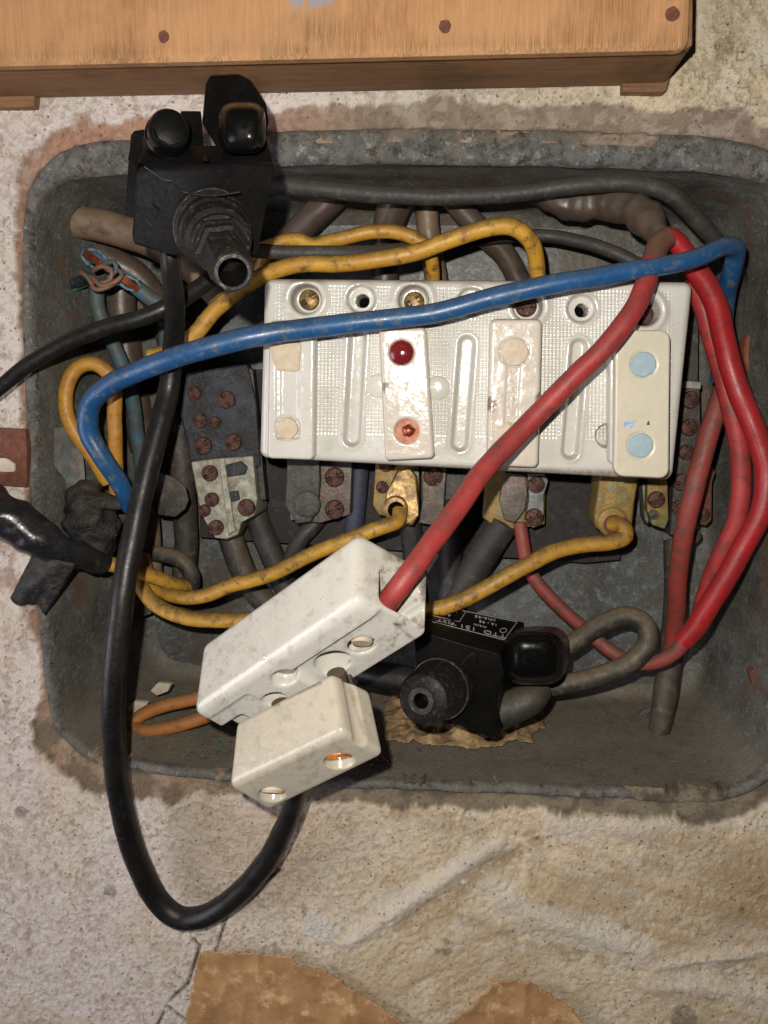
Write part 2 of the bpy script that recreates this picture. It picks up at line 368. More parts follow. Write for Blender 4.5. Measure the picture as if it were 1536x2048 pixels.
def tube(name, pts, w, mat, parent=None, label=None, cat=None, group=None, **k):
    """pts (u, v, h); w = width in photo pixels at the wire's mean depth"""
    ps = [P(*p) for p in pts]; hm = sum(p[2] for p in pts)/len(pts)
    ws = w if isinstance(w, (list, tuple)) else [w]*len(pts)
    rs = [x/2*(D-(hm if not isinstance(w, (list, tuple)) else p[2]))/FPX for x, p in zip(ws, pts)]
    v, f = tube_geo(ps, rs, **k)
    o = finish(name, v, f, mat, parent, ang=60)
    return tag(o, label, cat, group)

def lathe(name, A, B, prof, mat, parent=None, seg=40, ang=30, twist=0, open_end=False):
    """prof: (t along A-B, radius cm); A, B world cm"""
    ax = (B-A); z = ax.normalized(); x = z.orthogonal().normalized(); y = z.cross(x)
    verts, faces = [], []
    for t_, r in prof:
        for k in range(seg):
            th = 2*math.pi*k/seg+twist
            verts.append(A+ax*t_+(x*math.cos(th)+y*math.sin(th))*r)
    for i in range(len(prof)-1):
        for k in range(seg):
            k2 = (k+1) % seg; faces.append((i*seg+k, i*seg+k2, (i+1)*seg+k2, (i+1)*seg+k))
    m = (len(prof)-1)*seg
    if not (open_end and name.endswith('ring')): faces.append(tuple(range(seg))[::-1])
    if not open_end: faces.append(tuple(m+k for k in range(seg)))
    bm = bmesh.new(); vv = [bm.verts.new(v) for v in verts]
    for f in faces: bm.faces.new([vv[i] for i in f])
    return from_bm(name, bm, mat, parent, ang)
def disc(name, u, v, h, r, thick, mat, parent=None, seg=28, dome=.3, lump=0., sq=1.):
    """low disc facing the room, r in photo pixels"""
    c = P(u, v, h); rc = r*(D-h)/FPX; verts, faces = [], []
    prof = [(1, -thick), (1, -.03), (.93, 0), (.75, dome*.35*rc*.5), (.45, dome*.8*rc*.5), (.0, dome*rc*.5)]
    for f, y in prof[:-1]:
        for k in range(seg):
            th = 2*math.pi*k/seg; rr = rc*f*(1+lump*mnoise.noise(Vector((math.cos(th)*1.6+u, math.sin(th)*1.6+v, 0))))
            if sq != 1: rr /= (abs(math.cos(th))**sq+abs(math.sin(th))**sq)**(1/sq)
            verts.append(c+Vector((math.cos(th)*rr, -y, math.sin(th)*rr)))
    verts.append(c+Vector((0, -prof[-1][1], 0)))
    n = len(prof)-1
    for i in range(n-1):
        for k in range(seg): faces.append((i*seg+k, i*seg+(k+1) % seg, (i+1)*seg+(k+1) % seg, (i+1)*seg+k))
    for k in range(seg): faces.append(((n-1)*seg+k, (n-1)*seg+(k+1) % seg, n*seg))
    faces.append(tuple(range(seg))[::-1])
    bm = bmesh.new(); vv = [bm.verts.new(x) for x in verts]
    for f in faces: bm.faces.new([vv[i] for i in f])
    return from_bm(name, bm, mat, parent, 40)
def screw(u, v, h, r, mat, parent, ang=35, name='screw'):
    """slotted screw head facing the room"""
    rc = r*(D-h)/FPX; c = P(u, v, h); bm = bmesh.new(); seg = 28; a = R(ang)
    sl = rc*.16; rings = []
    for f, y in ((1, -.25), (1, -.06), (.92, 0), (.6, .05), (.3, .065)):
        ring = []
        for k in range(seg):
            th = 2*math.pi*k/seg; x, z = math.cos(th)*rc*f, math.sin(th)*rc*f
            d = abs(-math.sin(a)*x+math.cos(a)*z)
            yy = y - (.11 if d < sl and f < .95 else 0)
            ring.append(bm.verts.new(c+Vector((x, -yy, z))))
        rings.append(ring)
    for A_, B_ in zip(rings, rings[1:]):
        for k in range(seg): bm.faces.new((A_[k], A_[(k+1) % seg], B_[(k+1) % seg], B_[k]))
    bm.faces.new(rings[-1])
    bm.faces.new(rings[0][::-1])
    return from_bm(name, bm, mat, parent, 25)

# numpy noise
def lattice(seed): return np.random.RandomState(seed).rand(256, 256)
def vnoise(x, y, seed):
    g = lattice(seed); xi = np.floor(x).astype(int); yi = np.floor(y).astype(int); fx = x-xi; fy = y-yi
    fx = fx*fx*(3-2*fx); fy = fy*fy*(3-2*fy); a = xi & 255; b = yi & 255; a1 = (a+1) & 255; b1 = (b+1) & 255
    return (g[a, b]*(1-fx)+g[a1, b]*fx)*(1-fy)+(g[a, b1]*(1-fx)+g[a1, b1]*fx)*fy
def fbm(x, y, sc, octv=5, seed=0, gain=.55):
    s = 0; amp = 1; tot = 0
    for o in range(octv):
        s = s+amp*vnoise(x*sc*2**o+17*o, y*sc*2**o+31*o, seed+o); tot += amp; amp *= gain
    return s/tot
def sstep(x, a, b):
    q = np.clip((x-a)/(b-a), 0, 1); return q*q*(3-2*q)
def grid_obj(name, V, mat, parent=None, keep=None, attrs=None, ang=180, flip=False):
    ny, nx = V.shape[:2]; idx = np.arange(ny*nx).reshape(ny, nx)
    F = np.stack([idx[:-1, :-1], idx[:-1, 1:], idx[1:, 1:], idx[1:, :-1]], -1).reshape(-1, 4)
    if flip: F = F[:, ::-1]
    pts = V.reshape(-1, 3)
    if keep is not None:
        F = F[keep.reshape(-1)[F].any(1)]
    used = np.unique(F); remap = -np.ones(len(pts), int); remap[used] = np.arange(len(used)); F = remap[F]; pts = pts[used]
    org = pts.mean(0); me = bpy.data.meshes.new(name)
    me.vertices.add(len(pts)); me.vertices.foreach_set('co', ((pts-org)*S).astype(np.float32).ravel())
    me.loops.add(F.size); me.loops.foreach_set('vertex_index', F.ravel().astype(np.int32))
    me.polygons.add(len(F)); me.polygons.foreach_set('loop_start', (np.arange(len(F))*4).astype(np.int32))
    me.update(calc_edges=True)
    for k, a in (attrs or {}).items():
        if a.ndim == 3:
            at = me.attributes.new(k, 'FLOAT_COLOR', 'POINT'); c4 = np.ones((len(pts), 4), np.float32); c4[:, :3] = a.reshape(-1, 3)[used]
            at.data.foreach_set('color', c4.ravel())
        else:
            at = me.attributes.new(k, 'FLOAT', 'POINT'); at.data.foreach_set('value', a.reshape(-1)[used].astype(np.float32))
    me.polygons.foreach_set('use_smooth', [True]*len(me.polygons))
    if ang < 180: me.set_sharp_from_angle(angle=R(ang))
    me.update()
    return link(name, me, mat, parent, Vector(org))

def plate(name, quad, h, res, mat, parent=None, rc=.3, er=.2, thick=1., feat=None, extra=None):
    """moulded plate: quad = photo pixels TL, TR, BR, BL at depth h; feat(U, V) gives relief in cm, extra(U, V) attributes"""
    TL, TR, BR, BL = [np.array(P(u, v, h)) for u, v in quad]
    W = (np.linalg.norm(TR-TL)+np.linalg.norm(BR-BL))/2; H = (np.linalg.norm(BL-TL)+np.linalg.norm(BR-TR))/2
    nx, ny = max(6, int(W/res)), max(6, int(H/res))
    s = np.concatenate([[0], np.linspace(0, 1, nx), [1]]); t_ = np.concatenate([[0], np.linspace(0, 1, ny), [1]])
    Sx, T = np.meshgrid(s, t_)
    x = (Sx-.5)*W; y = (T-.5)*H
    qx = np.abs(x)-(W/2-rc); qy = np.abs(y)-(H/2-rc)
    do = np.hypot(np.maximum(qx, 0), np.maximum(qy, 0))+np.minimum(np.maximum(qx, qy), 0)-rc
    m = do > 0
    ln = np.maximum(np.hypot(np.maximum(qx, 0), np.maximum(qy, 0)), 1e-6)
    sc = np.where(m, rc/ln, 1)
    x = np.where(m, np.sign(x)*((W/2-rc)+np.maximum(qx, 0)*sc), x); y = np.where(m, np.sign(y)*((H/2-rc)+np.maximum(qy, 0)*sc), y)
    di = np.clip(-do, 0, None)
    z = -(er-np.sqrt(np.maximum(0, er**2-np.clip(er-di, 0, er)**2)))
    S2 = x/W+.5; T2 = y/H+.5
    base = (TL*(1-S2)[..., None]+TR*S2[..., None])*(1-T2)[..., None]+(BL*(1-S2)[..., None]+BR*S2[..., None])*T2[..., None]
    U, Vv = px_of(base[..., 0], base[..., 1], base[..., 2])
    if feat is not None: z = z+feat(U, Vv)*np.clip(di/.12, 0, 1)
    edge = np.zeros_like(z, bool); edge[0, :] = edge[-1, :] = True; edge[:, 0] = edge[:, -1] = True
    z = np.where(edge, -thick, z)
    V = base.copy(); V[..., 1] -= z
    return grid_obj(name, V, mat, parent, attrs=extra(U, Vv) if extra else None, flip=True, ang=60)
def seg_d(U, V, a, b):
    ax, ay = a; bx, by = b; dx, dy = bx-ax, by-ay
    q = np.clip(((U-ax)*dx+(V-ay)*dy)/(dx*dx+dy*dy+1e-9), 0, 1)
    return np.hypot(U-ax-q*dx, V-ay-q*dy)
def poly_d(U, V, pts):
    d = np.full(U.shape, 1e9)
    for a, b in zip(pts, pts[1:]): d = np.minimum(d, seg_d(U, V, a, b))
    return d
def poly_sdf(U, V, pts):
    d = poly_d(U, V, pts+[pts[0]]); ins = np.zeros(U.shape, bool)
    for (x1, y1), (x2, y2) in zip(pts, pts[1:]+[pts[0]]):
        if y1 == y2: continue
        c = ((y1 > V) != (y2 > V)) & (U < (x2-x1)*(V-y1)/(y2-y1)+x1); ins ^= c
    return np.where(ins, -d, d)

# ------------------------------------------------------------------ outline of the sunk box (photo px at the wall plane)
RIM = [(200, 287), (340, 277), (560, 266), (768, 262), (1000, 263), (1200, 268), (1400, 276), (1500, 292), (1572, 330), (1606, 400), (1618, 500), (1620, 700),
       (1618, 1000), (1610, 1300), (1595, 1430), (1560, 1530), (1500, 1580), (1420, 1600), (1290, 1597), (1000, 1586), (768, 1577), (600, 1571), (470, 1562), (330, 1549), (210, 1527),
       (150, 1496), (108, 1440), (90, 1360), (80, 1250), (72, 1150), (62, 1000), (53, 800), (47, 600), (50, 450), (66, 370), (105, 318), (150, 296)]
def closed_catmull(pts, n):
    out = []; m = len(pts)
    for i in range(m):
        p0, p1, p2, p3 = [Vector((*pts[(i+k) % m], 0)) for k in (-1, 0, 1, 2)]
        for j in range(n):
            s = j/n
            q = .5*((2*p1)+(p2-p0)*s+(2*p0-5*p1+4*p2-p3)*s*s+(3*p1-p0-3*p2+p3)*s**3); out.append((q.x, q.y))
    return out
RIMS = closed_catmull(RIM, 8)

# ------------------------------------------------------------------ plaster wall
c0 = P(-560, -420); c1 = P(2150, 2450)
xs = np.arange(c0.x-1, c1.x+1, .07); zs = np.arange(c0.z+2, c1.z-1, -.07)
X, Z = np.meshgrid(xs, zs)
U, V = px_of(X, 0*X, Z)
sd = poly_sdf(U, V, RIMS[::3])
n1 = fbm(X, Z, .35, 5, 11); n2 = fbm(X, Z, 1.4, 5, 22, .62); n3 = fbm(X, Z, 6.5, 2, 33, .7); n4 = fbm(X, Z, .9, 4, 44)
top = sstep(-V, -420, -300); bot = sstep(V, 1380, 1500)
left = 1-np.clip(top+bot, 0, 1)
wid = top*(46+8*sstep(U, 300, 1300)) + bot*(25+32*(vnoise(X*.22, Z*.22, 77)) - 14*sstep(-U, -800, -560)+22*sstep(-U, -420, -260)) + left*10
wid = wid + (n4-.5)*44*np.clip(top+bot+.35, 0, 1) + (n2-.5)*30 + (n3-.5)*6
wid = np.maximum(wid, 3)
pl = sstep(sd-wid, -2, 3)                       # 1 = plaster coat, 0 = bare mortar collar
# trowelled smears at the lower right
def band(pts, wd): return np.exp(-(poly_d(U, V, pts)/wd)**2)
sm = band([(1075, 1672), (985, 1725), (910, 1782), (800, 1850)], 26)+.8*band([(890, 1800), (960, 1845), (1060, 1880), (1200, 1915)], 14)
sm = sm+.6*band([(1380, 1700), (1250, 1750), (1100, 1770)], 24)+.55*band([(1536, 1790), (1420, 1850), (1330, 1880)], 16)+.5*band([(770, 1620), (900, 1640), (970, 1700)], 40)
sm = sm+.5*band([(1040, 1790), (1150, 1820), (1260, 1800)], 26)+.6*band([(1536, 1935), (1440, 1920)], 14)
ridge = band([(1000, 1680), (900, 1745), (780, 1830), (700, 1880)], 16)+band([(985, 1760), (1050, 1810), (1180, 1860), (1290, 1900)], 22)+.8*band([(1110, 1640), (1250, 1650), (1400, 1622)], 30)
ridge = ridge+.7*band([(1290, 1965), (1420, 1970), (1536, 1990)], 14)+.7*band([(1536, 1895), (1400, 1915), (1310, 1930)], 10)
rot = X*.80+Z*.60; rot2 = -X*.60+Z*.80
streak = fbm(rot*.25, rot2*1.3, 1., 4, 55)
streak2 = fbm((X*.97-Z*.24)*.2, (X*.24+Z*.97)*1.5, 1., 4, 66)
lowr = sstep(U+.5*V, 1450, 1900)*sstep(V, 1560, 1700)
st = np.where(U < 1050, streak, streak2)
pit = sstep(n3, .52, .62)*sstep(n2, .38, .55)
crack = np.minimum(poly_d(U, V, [(310, 2060), (335, 2010), (350, 1990), (378, 1965), (400, 1890), (384, 1870)]), poly_d(U, V, [(335, 2010), (375, 2040), (380, 2100)]))
crack = np.minimum(crack, poly_d(U, V, [(430, 1905), (452, 1840), (490, 1795), (560, 1740)])); crack = np.minimum(crack, poly_d(U, V, [(1100, 1640), (1092, 1662), (1075, 1676)]))
crk = np.exp(-(crack/(2.0+2*n3))**2)*sstep(n2, .34, .5)
hgt = pl*(.10+.16*(n1-.5)+.17*(n2-.5)+.13*(n3-.5)-.10*pit*(1-.5*lowr)+.17*ridge+.10*(st-.5)*lowr*2)-.12*crk+(1-pl)*(-.06+.10*(n2-.5)+.05*(n3-.5))
flake = poly_sdf(U, V, [(628, 1805), (650, 1835), (690, 1860), (660, 1885), (635, 1880), (602, 1860)]); fl = sstep(-flake+(n3-.5)*16, -2, 3)
hgt = hgt+.06*fl+.03*pl*np.exp(-np.clip(sd-wid, 0, 200)/18)*bot
cov = sstep(fbm(X, Z, .55, 6, 171, .66)+.02*top-.2*left, .50, .58)
lim = 3+20*cov
hgt = np.where(sd < 2, np.minimum(hgt, -.02)*(1-cov)+cov*(.10+.05*(n3-.5)), hgt)
hgt = hgt-.35*sstep(-sd, lim, lim+7)
def C(r, g, b): return np.array(lin(r, g, b))[None, None, :]
def mixc(a, b, f): return a*(1-f[..., None])+b*f[..., None]
tone = mixc(C(250, 238, 230)+0*X[..., None], C(250, 232, 198), sstep(U+.3*V, 700, 1500))
tone = mixc(tone, C(238, 216, 184), sstep(n1, .45, .62)*.5*sstep(V, 900, 1500))
tone = mixc(tone, C(246, 238, 222), sstep(n4, .50, .62)*.5)
pinkl = sstep(-V, -1060, -1000)*0
brownleft = band([(0, 1150), (40, 1170), (110, 1235)], 60)
tone = mixc(tone, C(176, 142, 120), np.clip(brownleft, 0, 1)*.7*sstep(n2, .35, .6))
tone = mixc(tone, C(190, 158, 130), pit*(.40-.24*lowr))
pore = sstep(fbm(X, Z, 5.2, 3, 91, .6), .62, .68)
tone = mixc(tone, C(166, 134, 110), pore*.35)
tone = mixc(tone, C(182, 154, 114), np.clip(sm*sstep(n2+.3*n3, .45, .68), 0, 1)*.8)
tone = mixc(tone, C(214, 186, 142), sstep(st, .50, .64)*lowr*.6)
tone = mixc(tone, C(190, 162, 122), sstep(U, 1250, 1500)*sstep(V, 1640, 1720)*sstep(-V, -1930, -1800)*.75)
tone = mixc(tone, C(206, 178, 144), sstep(V, 1570, 1640)*sstep(-V, -1840, -1700)*sstep(-U, -760, -600)*sstep(U, 280, 420)*.45)
tone = mixc(tone, C(246, 238, 224), np.clip(ridge, 0, 1)*.7); tone = mixc(tone, C(246, 238, 226), fl)
tone = mixc(tone, C(212, 200, 164), sstep(U, 500, 620)*sstep(-V, -300, -240)*sstep(n2, .44, .6)*.35)
mould = sstep(fbm(X, Z, 1.1, 5, 123, .65), .55, .63)*sstep(U, 1380, 1440)*sstep(-V, -320, -150)
tone = mixc(tone, C(140, 128, 106), mould*.45)
tone = mixc(tone, C(70, 58, 48), crk)
spots = np.zeros_like(U)
for (a, b, r_) in ((895, 1898, 9), (893, 1880, 6), (875, 1896, 6), (940, 1668, 4), (1250, 1850, 7), (1365, 2030, 26), (45, 1622, 13), (222, 1780, 12), (1358, 1788, 4), (1480, 1815, 6), (1100, 1800, 6), (30, 1800, 5), (1285, 1725, 5)):
    spots = np.maximum(spots, sstep(-np.hypot(U-a, V-b)+(n3-.5)*8, -r_-2, -r_+2))
tone = mixc(tone, C(92, 76, 66), spots*.5)
mort = mixc(C(204, 160, 134)+0*X[..., None], C(176, 158, 140), sstep(U, 350, 800)); mort = mixc(mort, C(156, 144, 122), bot); mort = mixc(mort, C(186, 160, 134), bot*sstep(-U, -620, -330))
mort = mixc(mort, C(98, 90, 76), sstep(n2, .48, .62)*.6*np.clip(bot+.3, 0, 1)); mort = mixc(mort, C(120, 106, 94), sstep(n3, .5, .62)*.35)
mort = mixc(mort, C(206, 192, 180), sstep(fbm(X, Z, 2.1, 4, 140), .57, .64)*.6*top)
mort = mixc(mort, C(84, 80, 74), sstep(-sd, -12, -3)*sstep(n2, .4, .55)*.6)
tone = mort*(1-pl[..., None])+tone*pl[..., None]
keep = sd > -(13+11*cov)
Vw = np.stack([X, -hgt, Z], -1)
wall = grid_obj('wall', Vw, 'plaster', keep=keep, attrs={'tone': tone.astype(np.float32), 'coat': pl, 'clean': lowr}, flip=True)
tag(wall, 'rough stained plaster wall around the sunken metal box', kind='structure')

# ------------------------------------------------------------------ sunk metal box
box = thing('junction_box', (800, 930, -3.5), 'old grey metal wiring box sunk into the plaster wall', 'junction box')
rw = [P(u, v, 0) for u, v in RIMS]; N = len(rw)
nrm = []
for i in range(N):
    tg = rw[(i+1) % N]-rw[i-1]; n_ = Vector((tg.z, 0, -tg.x)).normalized(); nrm.append(n_)
ctr = sum(rw, Vector())/N
if sum(nrm[i].dot(rw[i]-ctr) for i in range(N)) < 0: nrm = [-n_ for n_ in nrm]
def ring(off, y, lipo=0., ns=0., seed=0):
    out = []
    for i in range(N):
        o_ = off+lipo*max(0, nrm[i].z)**2
        p = rw[i]-nrm[i]*o_; p = Vector((p.x, y, p.z))
        if ns: p += nrm[i]*ns*mnoise.noise(p*.9+Vector((seed, 0, 0)))+Vector((0, ns*mnoise.noise(p*.7+Vector((9, seed, 0))), 0))
        out.append(p)
    return out
def shell(name, rings, mat, cap=False):
    verts = [p for r_ in rings for p in r_]; faces = []
    for j in range(len(rings)-1):
        for i in range(N): faces.append((j*N+i, (j+1)*N+i, (j+1)*N+(i+1) % N, j*N+(i+1) % N))
    if cap:
        mid = len(verts); verts.append(sum(rings[-1], Vector())/N)
        for i in range(N): faces.append(((len(rings)-1)*N+i, mid, (len(rings)-1)*N+(i+1) % N))
    bm = bmesh.new(); vv = [bm.verts.new(v) for v in verts]
    for f in faces: bm.faces.new([vv[i] for i in f])
    bmesh.ops.recalc_face_normals(bm, faces=bm.faces)
    cen = sum(rings[0], Vector())/N
    o = from_bm(name, bm, mat, box, 60); return o
shell('rim', [ring(-.12, .5), ring(-.05, .03, ns=.05), ring(.0, -.045, ns=.07), ring(.07, -.075, .1, .09), ring(.17, -.05, .28, .10), ring(.25, .0, .42, .10), ring(.30, .12, .56, .08), ring(.33, .3, .60, .05)], 'rim_metal')
shell('side_wall', [ring(.34, .25, .60, .04)]+[ring(.37+.58*(k/14)**1.5, .3+6.3*k/14, .5*(1-k/14), .07, 3) for k in range(1, 15)]+[ring(1.15, 6.85, 0, .03, 3), ring(1.5, 7.0)], 'box_metal')
shell('back_panel', [ring(1.45, 6.99), ring(1.6, 7.0)], 'back_metal', cap=True)
def floor_z(x, y):
    """inner bottom face of the box under world x at depth y"""
    best = min((p for p in rw if p.z < ctr.z), key=lambda p: abs(p.x-x))
    return best.z+.46+.5*(max(0, y-.3)/6.3)**1.5
for (u, v, h, r, th, m, nm) in ((1165, 355, -5.6, 30, .2, 'orange_rust', 'rusted_knockout'),):
    disc(nm, u, v, h, r, th, m, box, dome=.1, lump=.2)
# rusted knock-out on the right wall, plug in the floor
kk = prism('rusted_knockout', [(1494, 672), (1512, 660), (1532, 662), (1542, 680), (1544, 712), (1534, 744), (1516, 762), (1500, 752), (1490, 722), (1489, 695)], -3.5, -4.4, 'orange_rust', box, .12)
prism('rusted_knockout', [(200, 740), (214, 738), (218, 790), (196, 780), (190, 755)], -6.2, -6.9, 'rust', box, .05)
prism('rusted_knockout', [(1500, 1345), (1530, 1325), (1533, 1375), (1507, 1380)], -2.6, -3.0, 'rust', box, .05)
prism('rusted_knockout', [(200, 1255), (218, 1250), (216, 1285), (204, 1288)], -5.0, -6.0, 'orange_rust', box, .05)
# cable gland in the floor, where the dusty cable leaves
g0 = P(1317, 1468, -4.2)
lathe('cable_gland', g0+Vector((0, 0, -.5)), g0+Vector((0, 0, .1)), [(0, .62), (.8, .62), (.95, .55), (1, .45)], 'rust', box, 24)
disc('back_hole', 1310, 1452, -5.2, 40, .1, 'dark_pad', box, dome=.05)

# rusty bracket on the left edge
br = thing('rusty_bracket', (20, 915, .3), 'rusty brown steel hinge plate on the wall at the left edge of the box', 'bracket')
prism('plate', [(-90, 852), (50, 858), (54, 900), (52, 975), (-90, 965)], .30, -.05, 'rust', br, .04, jitter=.02)
prism('plaster_dab', [(-20, 915), (12, 916), (28, 928), (28, 944), (10, 945), (-20, 942)], .42, .25, 'plaster_dab', br, .05, jitter=.03)
loft('inner_strap', [[(68, 862, -.25), (146, 850, -1.8), (166, 905, -1.9), (171, 960, -1.9), (160, 985, -1.9), (128, 1002, -1.6), (120, 1040, -1.4), (72, 1000, -.3)],
                     [(66, 866, -.45), (142, 856, -2.1), (162, 905, -2.2), (167, 960, -2.2), (156, 985, -2.2), (124, 1002, -1.9), (116, 1040, -1.7), (70, 1000, -.5)]], 'galvanised', br, .03)

# ------------------------------------------------------------------ wooden board above
bd = thing('wooden_board', (650, 100, 1.5), 'varnished plywood meter board fixed to the wall above the box', 'wooden board')
def wattr(U, V):
    n = fbm(U*.02, V*.02, 1, 4, 5)
    wea = sstep(V-131+U*.024, -60, 0)*(.25+.5*sstep(n, .4, .6)); wea = np.maximum(wea, .9*np.exp(-((U-620)/70)**2)*sstep(V, 15, 60)*sstep(n, .35, .5))
    wea = np.maximum(wea, .8*np.exp(-((U-158+.15*V)/10)**2)*sstep(n, .42, .5))
    patch = sstep(-poly_sdf(U, V, [(562, -40), (575, 0), (590, 18), (610, 20), (640, 12), (672, 4), (690, -40)]), -6, 6)
    red = sstep(-poly_sdf(U, V, [(1150, 68), (1147, 75), (1143, 88), (1149, 82)]), -1, 2)
    return {'weather': wea, 'patch': patch, 'redmark': red}
plate('front_panel', [(-520, -380), (1396, -380), (1376, 98), (-520, 144)], 3.2, .12, 'wood_face', bd, rc=.25, er=.06, thick=.32, extra=wattr)
fr = [(-518, -376), (1392, -376), (1385, 90), (1372, 96.5), (0, 130), (-518, 143)]
prism('frame', fr, 2.87, .3, 'wood_frame', bd, .04)
prism('edge_strip', [(-517, 139.6), (1370, 94), (1373, 98.6), (0, 133.5), (-517, 146)], 2.98, 2.72, 'wood_edge', bd, .02)
prism('corner_block', [(-518, 160), (64, 150), (68, 190), (68, 213), (-518, 226)], .45, .0, 'wood_frame', bd, .04)
prism('corner_block', [(1245, 120), (1350, 120), (1334, 180), (1328, 184), (1245, 183)], .45, .0, 'wood_frame', bd, .04)
for (u, v, r) in ((327, 73, 11), (890, 52, 12), (1345, 28, 13)):
    disc('nail_head', u, v, 3.215, r, .1, 'rust', bd, dome=.06, lump=.15)

# ------------------------------------------------------------------ big porcelain fuse block
fb = thing('porcelain_fuse_block', (940, 760, -1.5), 'large white glazed porcelain fuse block with four fuse carriers in the middle of the box', 'fuse block')
CUPS = [(612, 598), (827, 600), (1055, 612), (1290, 622)]; HOLES = [(722, 598), (943, 604), (1163, 617)]
GRV = [((716, 655), (704, 876)), ((934, 688), (919, 886)), ((1158, 694), (1140, 902))]
def block_feat(U, V):
    z = np.zeros_like(U); free = np.ones_like(U)
    for (a, b) in CUPS:
        d = np.hypot(U-a, (V-b)*1.0)
        z += .10*np.exp(-((d-38)/9)**2)
        z -= .55*sstep(-d, -31, -25)
        free *= sstep(d, 46, 52)
    for (a, b) in HOLES:
        d = np.hypot(U-a, V-b)
        z -= .16*sstep(-d, -29, -24); z += .03*np.exp(-((d-33)/5)**2)
        d2 = np.hypot(U-a-2, V-b-3); z -= 1.2*sstep(-d2, -14, -11)
        free *= sstep(d, 34, 38)
    for a, b in GRV:
        d = seg_d(U, V, a, b); z -= .20*sstep(-d, -18, -9); z += .04*np.exp(-((d-21)/5)**2); free *= sstep(d, 24, 28)
    for (a, b) in ((757, 772), (876, 776)):
        d = np.hypot(U-a, V-b); z += .09*np.sqrt(np.clip(1-(d/24)**2, 0, 1)); free *= sstep(d, 24, 27)
    d = np.hypot(U-1216, V-872); z -= .5*sstep(-d, -26, -20)
    free *= sstep(U, 545, 560)*sstep(-U, -1350, -1335)*sstep(-V-.02*(900-U), -880, -865)*sstep(V-.02*(U-500), 560, 572)
    wx = np.sin(2*np.pi*(U+.012*V)/7.3); wy = np.sin(2*np.pi*(V-.02*U)/7.3)
    z += free*.0085*(wx+wy+.6*wx*wy)*(.5+1.0*fbm(U*.02, V*.02, 1, 3, 4))
    z += .02*(fbm(U*.012, V*.012, 1, 3, 8)-.5)
    return z
def block_grime(U, V):
    g = np.zeros_like(U)
    for (a, b) in CUPS+HOLES:
        d = np.hypot(U-a, V-b); g = np.maximum(g, .45*np.exp(-((d-30)/3.5)**2))
    for a, b in GRV:
        d = seg_d(U, V, a, b); g = np.maximum(g, .22*np.exp(-((d-17)/4)**2))
    g = np.maximum(g, .6*sstep(-V, -566, -552)*fbm(U*.05, V*.05, 1, 3, 4)); g = np.maximum(g, .7*sstep(V-.03*(U-520), 912, 926))
    return {'grime_shade': g}
plate('body', [(527, 556), (1389, 562), (1347, 962), (517, 916)], .2, .0235, 'porcelain', fb, rc=.3, er=.26, thick=3.6, feat=block_feat, extra=block_grime)
for (u, v), mt, a in zip([(617, 599), (828, 603), (1053, 612), (1287, 628)], ('brass', 'brass', 'rust_screw', 'rust_screw'), (35, 25, 10, 60)):
    screw(u, v, -.12, 20, mt, fb, a)
for (u, v) in HOLES: disc('screw_well', u+2, v+3, -.75, 14, .1, 'hole_shade', fb, dome=.02)  # black disc stands for the shade down each hole

def carrier(label, quad, h, mat, rc, er, feat=None, extra=None, thick=.9):
    o = plate('fuse_carrier', quad, h, .035, mat, fb, rc=rc, er=er, thick=thick, feat=feat, extra=extra); o['label'] = label; return o
def f1(U, V):
    z = -.10*sstep(-np.abs(U-576), -27, -20)*sstep(V, 672, 680)*sstep(-V, -880, -874)
    z += .05*np.exp(-((U-557)/4)**2)*sstep(V, 690, 700)*sstep(-V, -850, -840)+.05*np.exp(-((U-597)/4)**2)*sstep(V, 690, 700)*sstep(-V, -850, -840)
    z += .016*(fbm(U*.05, V*.05, 1, 3, 4)-.5)-.05*np.exp(-((np.hypot(U-574, V-857)-23.5)/1.7)**2); return z
c1_ = carrier('long white fuse carrier with cream wax plugs at the left end', [(538, 641), (630, 638), (627, 920), (534, 917)], .8, 'porcelain', .16, .1, f1)
def rough_feat(sc, am):
    return lambda U, V: am*(fbm(U*sc, V*sc, 1, 3, 14)-.5)
def f2(U, V):
    z = .016*(fbm(U*.05, V*.05, 1, 3, 14)-.5)
    for a, b in ((803, 705), (814, 862)):
        d = np.hypot(U-a, V-b); z -= .12*sstep(-d, -27, -23)
    return z
def g2(U, V):
    g = sstep(-np.hypot(U-769, (V-775))+8*(fbm(U*.2, V*.2, 1, 2, 3)-.5), -11, -7); g = np.maximum(g, .5*sstep(-np.hypot(U-786, V-672), -7, -3)); return {'grime_shade': g}
c2_ = carrier('white fuse carrier with a dark red wax plug', [(757, 655), (852, 654), (869, 917), (770, 922)], .85, 'porcelain_warm', .17, .11, f2, g2)
def f3(U, V):
    z = .016*(fbm(U*.05, V*.05, 1, 3, 24)-.5)-.05*np.exp(-((np.hypot(U-1029, V-704)-28.5)/1.7)**2); cx_ = 1029-.05*(V-704)
    z += -.035*sstep(-np.abs(U-cx_), -15, -12)*sstep(V, 728, 733)*sstep(-V, -850, -845)
    return z
def g3(U, V):
    g = sstep(-np.hypot(U-983, (V-808)*.7), -13, -9); g = np.maximum(g, .9*sstep(-np.hypot(U-1080, (V-800)*.6), -12, -8)); return {'grime_shade': g}
c3_ = carrier('white fuse carrier with raised lettering crossed by the red wire', [(980, 637), (1085, 637), (1077, 936), (973, 932)], .85, 'porcelain_warm', .2, .12, f3, g3)
